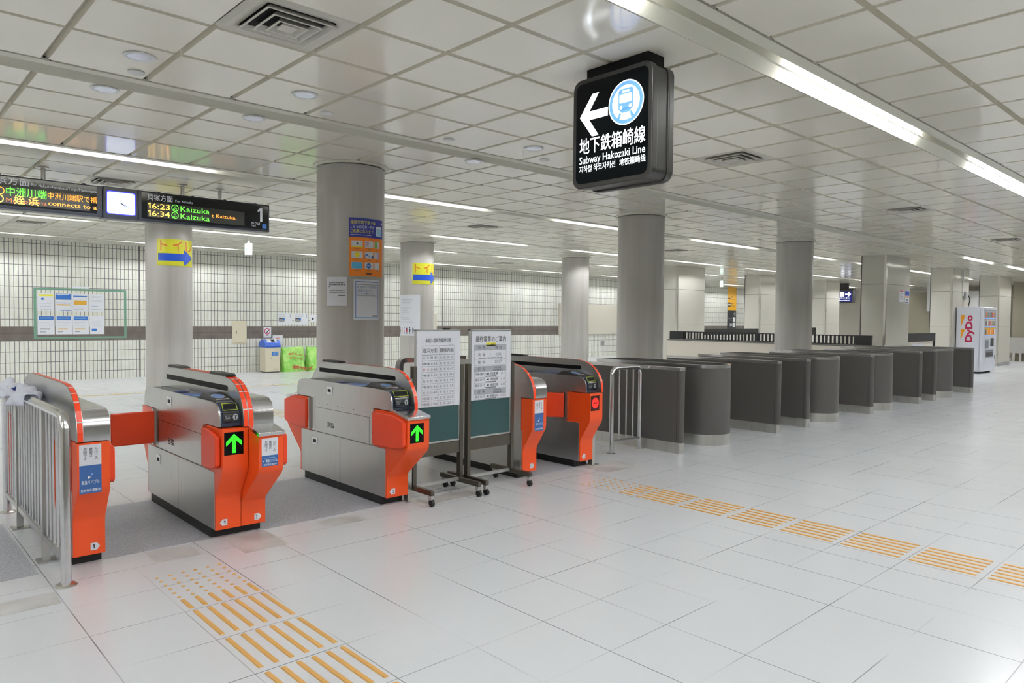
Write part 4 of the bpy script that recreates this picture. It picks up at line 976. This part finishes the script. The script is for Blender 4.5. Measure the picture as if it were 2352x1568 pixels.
MB('grey').box(22.15, 22.35, YB - .03, YB, .45, .62).build('wall_outlet', label='small grey outlet box low on the tiled wall between two round columns', cat='outlet')
MB('plasticwhite').box(5.95, 6.05, YB - .012, YB, .32, .44).build('wall_outlet', label='small pale cover plate low on the tiled wall left of the bin', cat='outlet')
# waste bin
t = thing('waste_bin', 'cream waste bin with blue lid against the tiled wall', 'waste bin', (8.28, 18.52, 0))
MB('cream').box(8.09, 8.50, 18.35, 18.72, 0.02, .67).build('body', t, bev=.012)
MB('dark').box(8.11, 8.48, 18.37, 18.7, 0, .02).build('base', t)
MB('binblue').prism([(18.335, .665), (18.335, .72), (18.38, .80), (18.44, .86), (18.62, .87), (18.71, .80), (18.735, .70), (18.735, .665)], 'x', 8.08, 8.51).build('lid', t, bev=.01, seg=3)
MB('plasticwhite').prism([(18.385, .812), (18.44, .866), (18.50, .872), (18.50, .862), (18.45, .856), (18.39, .80)], 'x', 8.16, 8.43).m('black').prism([(18.388, .816), (18.435, .863), (18.44, .868), (18.383, .814)], 'x', 8.27, 8.37).build('slot_plate', t)
s = Sheet(fy(8.09, 18.349, .0), .001); s.rect(.17, .45, .36, .55, 'midblue', 1); s.disc(.24, .50, .035, .03, 'sky', 2, r0=.8); s.disc(.31, .50, .03, .03, 'sky', 2, r0=.8); s.rect(.16, .35, .17, .40, 'inkgrey', 1); s.text('福岡市地下鉄', .22, .075, .022, 'ink', 1, w=.14); s.build('labels', t)
# green bags in front of a low white board
MB('plasticwhite').box(8.52, 10.1, 18.66, 18.69, 0, .685).build('low_board', label='low white board standing behind the green bags', cat='board')
def bag(cx, wx, h, label, seed, txt):
    rd = random.Random(seed); n, mm = 36, 26; mb = MB('bag'); vs = []
    ph = [rd.uniform(0, 6.28) for _ in range(9)]
    for i in range(mm + 1):
        v = i / mm; z = h * v
        for j in range(n):
            a = 2 * math.pi * j / n; ca, sa = math.cos(a), math.sin(a)
            sq = 1 / max(abs(ca), abs(sa)) ** .8; prof = 1.02 - .03 * v; dp = .25 + .85 * (1 - v) ** .6 * (.75 + .5 * math.sin(3.1 * min(1, v + .25)))
            fold = 1 + .015 * math.sin(5 * a + ph[1] + 3 * v) + .02 * math.sin(9 * a - 6 * v + ph[2]) + .02 * math.sin(15 * a + 8 * v + ph[3])
            vs.append((cx + wx * ca * sq * prof * fold * .95, 18.46 + .15 * sa * sq * dp * fold, z * (1 + .02 * math.sin(3 * a + ph[4]))))
    fs = [(i * n + j, i * n + (j + 1) % n, (i + 1) * n + (j + 1) % n, (i + 1) * n + j) for i in range(mm) for j in range(n)] + [list(range(n))[::-1], [mm * n + j for j in range(n)]]
    o = mb.add(vs, fs).build('rubbish_bag', label=label, cat='bag', group='green plastic bags')
    if txt:
        s = Sheet(lambda u, v, d: (cx - wx + u, 18.46 - .06 - .16 * max(.1, 1 - v / .66) ** .6 - .01 - d, v + .03 * math.sin(u * 7)), .001)
        s.text('福岡市地下鉄', .22, .07, .07, 'bagtext', 1, w=.62, bold=.03); s.text('家庭用ゴミの', .14, .43, .045, 'bagtext', 1, w=.5, bold=.03); s.text('もちこみ', .16, .33, .045, 'bagtext', 1, w=.4, bold=.03)
        s.build('bag_print', o, label='dark red printing')
bag(8.90, .33, .655, 'green plastic bag with red print right beside the waste bin', 2, True)
bag(9.60, .31, .66, 'plain green plastic bag between the printed bag and the large column', 5, False)
# emergency exit boxes
def exit_box(x, y, z, label):
    t = thing('exit_sign', label, 'exit sign', (x, y, z), 'small lit exit signs')
    MB('plasticwhite').box(x - .05, x + .05, y - .07, y + .07, z - .04, z + .2).build('case', t, bev=.004); MB('plasticwhite').box(x - .02, x + .02, y - .02, y + .02, z + .2, H).build('stem', t)
    s = Sheet(fx(x - .051, y + .065, z - .03)); s.rect(0, 0, .13, .22, 'exit_face', 1); s.rect(.03, .095, .08, .115, 'exit_green', 2); s.poly([(.07, .07), (.11, .105), (.07, .14)], 'exit_green', 2); s.build('face', t)
exit_box(6.12, 14.69, 2.79, 'small lit white exit sign with a green arrow near the departure board')
exit_box(24.35, 14.73, 2.79, 'small lit white exit sign with a green arrow beside the yellow banner')
# yellow and dark direction banner on the wall
s = Sheet(fy(31.6, YB - .004, 1.07), .002); s.base(0, .0, .80, 2.05, 'sign_dark', .003); s.rect(0, .90, .80, 2.05, 'sign_yel', 1)
s.poly([(.04, 1.5), (.13, 1.6), (.17, 1.6), (.11, 1.52), (.27, 1.52), (.27, 1.48), (.11, 1.48), (.17, 1.4), (.13, 1.4)], 'ink', 2); s.rect(.33, 1.53, .48, 1.6, 'tactile_edge', 2); s.rect(.33, 1.44, .6, 1.47, 'tactile_edge', 2)
s.rect(.05, 1.08, .27, 1.3, 'ink', 2); s.rect(.06, 1.16, .25, 1.22, 'wht', 3); s.rect(.33, 1.22, .55, 1.28, 'tactile_edge', 2); s.rect(.33, 1.12, .68, 1.15, 'tactile_edge', 2)
s.poly([(.76, .74), (.67, .84), (.63, .84), (.69, .76), (.5, .76), (.5, .72), (.69, .72), (.63, .64), (.67, .64)], 'wht', 2); s.rect(.5, .36, .74, .58, 'wht', 2); s.rect(.5, .09, .74, .31, 'wht', 2); s.text('エスカレーター', .06, .5, .05, 'wht', 2, w=.4); s.text('Escalator', .22, .43, .04, 'wht', 2, w=.24); s.rect(.22, .22, .47, .28, 'wht', 2); s.rect(.22, .15, .47, .18, 'wht', 2)
tagp(s, 'direction_banner', 'tall wall banner, yellow above and dark below, with arrows', 'sign')
# small blue hanging sign
t = thing('hanging_sign', 'small blue hanging sign with white arrow beside the rectangular pillar', 'sign', (31.3, 13.1, 2.29))
MB('sign_frame').box(31.2, 31.42, 12.66, 13.75, 2.28, 2.88).build('case', t, bev=.03); MB('sign_frame').box(31.25, 31.35, 12.9, 13.5, 2.88, H).build('ceiling_mount', t)
s = Sheet(fx(31.198, 13.70, 2.33)); s.rect(.0, .0, .98, .45, 'sign_navy', 1); s.rect(.5, .22, .66, .42, 'lit_white', 2); s.poly([(.94, .32), (.85, .42), (.8, .42), (.86, .34), (.7, .34), (.7, .30), (.86, .30), (.8, .22), (.85, .22)], 'lit_white', 2)
s.text('エレベーター', .3, .12, .07, 'lit_white', 2, w=.6); s.text('Elevator', .4, .04, .05, 'lit_white', 2, w=.5); s.build('face', t)
# posters on the pillar
for x, z0, z1, c, lb in ((19.46, 2.0, 2.3, 'pinkred', 'narrow white notice with a red heading on the rectangular pillar'), (19.84, 2.14, 2.30, 'poster_blue', 'small blue picture notice on the rectangular pillar'), (19.84, 1.97, 2.12, 'navy', 'small white notice below the blue one on the rectangular pillar')):
    s = Sheet(fy(x, 6.765, z0), .001); s.base(0, 0, .30, z1 - z0, 'paper', .001)
    if c == 'poster_blue': s.rect(.01, .03, .29, z1 - z0 - .01, c, 1); s.rect(.01, .005, .25, .02, 'poster_orange', 1)
    elif c == 'navy': s.rect(.02, .01, .27, .035, c, 1); s.rect(.12, .07, .18, .11, 'dgrey', 1)
    else: s.rect(.02, z1 - z0 - .035, .26, z1 - z0 - .01, c, 1); s.lines(.05, .2, .25, 3, .06, .012, 'inkgrey', 1)
    tagp(s, 'notice_sheet', lb, 'notice')

# ------------------------------------------------------------------ low wall and rail round the stairs
Xp = 17.75
t = thing('low_wall', 'low beige wall round the stair opening, topped by a grey ledge', 'low wall', (Xp, 9.8, 0))
MB('parapet').box(Xp, Xp + .25, 6.75, 12.5, 0, .90).build('wall_body', t, sm=False); MB('parapet_cap').box(Xp - .01, Xp + .26, 6.75, 12.5, .90, .93).build('ledge', t)
t = thing('black_railing', 'black metal railing with fine vertical bars on the low beige wall', 'railing', (Xp + .1, 9.8, .93))
mb = MB('rail_black').box(Xp + .08, Xp + .13, 6.78, 12.45, .935, .96).box(Xp + .08, Xp + .13, 6.78, 12.45, 1.14, 1.165).build('rails', t)
for y0, y1 in ((6.78, 7.18), (12.0, 12.47)): MB('rail_black').box(Xp + .05, Xp + .12, y0, y1, .935, 1.168).build('end_panel', t)
n = 0; y = 7.24
mb = None
bar_y = []
while y < 11.98: bar_y.append(y); y += .1
for y in bar_y: MB('rail_black').box(Xp + .09, Xp + .12, y, y + .045, .95, 1.15).build('vertical_bar', t)
MB('rail_black').box(19.95, 23.5, 12.75, 12.8, 1.02, 1.22).box(19.95, 19.95 + .04, 12.75, 12.8, 0, 1.22).box(23.5 - .04, 23.5, 12.75, 12.8, 0, 1.22).build('black_panel', t)
MB('rail_black').box(25.15, 28.2, 12.85, 12.9, .98, 1.24).box(25.15, 25.15 + .04, 12.85, 12.9, 0, 1.24).box(28.2 - .04, 28.2, 12.85, 12.9, 0, 1.24).build('black_panel', t)
MB('rail_black').box(20.3, 22.4, 6.82, 6.86, .975, 1.2).box(20.3, 20.3 + .04, 6.82, 6.86, 0, 1.2).box(22.4 - .04, 22.4, 6.82, 6.86, 0, 1.2).build('black_panel', t)
for x, l in ((20.75, 'left'), (21.2, 'right')): MB('paper').box(x, x + .33, 6.862, 6.867, .72, .93).build('paper_card', label='white card on the low wall between the right pillars, %s of two' % l, cat='notice')
MB('parapet').box(20.2, 22.5, 6.87, 6.97, .0, .95).build('low_counter', label='low pale counter between the right rectangular pillars', cat='counter')

# ------------------------------------------------------------------ vending machine
t = thing('vending_machine', 'white drinks vending machine with a large sideways logo', 'vending machine', (25.05, 6.54, 0))
MB('vend').box(24.4, 25.7, 6.26, 6.88, .05, 1.97).build('cabinet', t, bev=.02); MB('dark').box(24.45, 25.65, 6.28, 6.85, 0, .05).build('base', t)
dr = MB('vend').box(24.37, 25.75, 6.17, 6.26, .06, 1.95).build('door', t, bev=.02)
s = Sheet(fy(24.47, 6.168, .0), .002)
s.rect(.05, 1.12, 1.18, 1.88, 'grey', 1)
for v, c in ((1.63, 'inklight'), (1.38, 'farbeige'), (1.13, 'ochre')):
    s.rect(.08, v, 1.12, v + .22, c, 2)
    for k in range(8): s.rect(.12 + k * .125, v + .03, .2 + k * .125, v + .17, random.choice(['pinkred', 'midblue', 'fardark', 'poster_orange', 'paper', 'dgrey']), 3)
    s.rect(.06, v - .012, 1.1, v + .004, 'lit_blue', 3)
s.rect(.1, .72, .5, 1.02, 'inklight', 2); s.rect(.13, .76, .45, .98, 'inkgrey', 3); s.rect(.68, .8, 1.0, 1.04, 'dgrey', 2); s.rect(.2, .48, .95, .70, 'inkgrey', 2); s.rect(.25, .5, .9, .62, 'dgrey', 3); s.rect(1.1, .4, 1.14, .52, 'dgrey', 2); s.rect(.15, .3, .2, .45, 'inkgrey', 2)
s.build('front_panel', dr)
s = Sheet(fx(24.398, 6.88, 0), .002)
s.text('DyDo', .42, .92, .185, 'vend_red', 1, w=.80, rot=R(90), bold=.04)
s.poly([(.13, 1.72), (.24, 1.72), (.13, 1.36)], 'vend_orange', 1); s.poly([(.13, 1.31), (.24, 1.31), (.13, .97)], 'vend_orange', 1)
s.build('side_logo', t, label='dark red logo reading sideways')
mb = MB('plasticwhite').box(24.98, 25.01, 6.87, 6.9, 2.3, H); mb.build('cable_conduit', label='thin white conduit on the pillar behind the vending machine', cat='conduit')
t2 = MB('grey').box(25.08, 25.28, 6.83, 6.9, 2.22, 2.42).build('socket_box', label='grey socket box on the pillar above the vending machine', cat='socket')
MB('black').ring([(25.2, 6.80, 2.32), (25.26, 6.77, 2.24), (25.2, 6.76, 2.13), (25.08, 6.76, 1.985)], .012, 8).build('power_cord', label='black cord hanging from the socket box behind the vending machine', cat='cord')
t = thing('steel_locker', 'grey steel gate cabinets at the far right edge', 'cabinet', (34.3, 7.9, 0))
MB('steel').box(33.6, 33.85, 6.95, 7.6, .32, .93).build('body', t)
for y in (6.98, 7.2, 7.42): MB('steel_kick').box(33.65, 33.75, y, y + .08, 0, .32).build('leg', t)
t = thing('pipe_box', 'white boxed duct hanging from the ceiling between the right pillars', 'duct', (33.2, 10.6, 1.95))
MB('plasticwhite').box(33.0, 33.45, 9.75, 10.4, 1.95, H).build('box', t); MB('grey').box(33.15, 33.25, 9.85, 9.95, 0, 1.95).build('pipe', t)
MB('cream').box(33.46, 33.5, 11.3, 11.6, 1.3, 1.6).build('wall_notice', label='small pale square notice on the dark niche wall', cat='notice')
bpy.data.scenes.remove(TS)
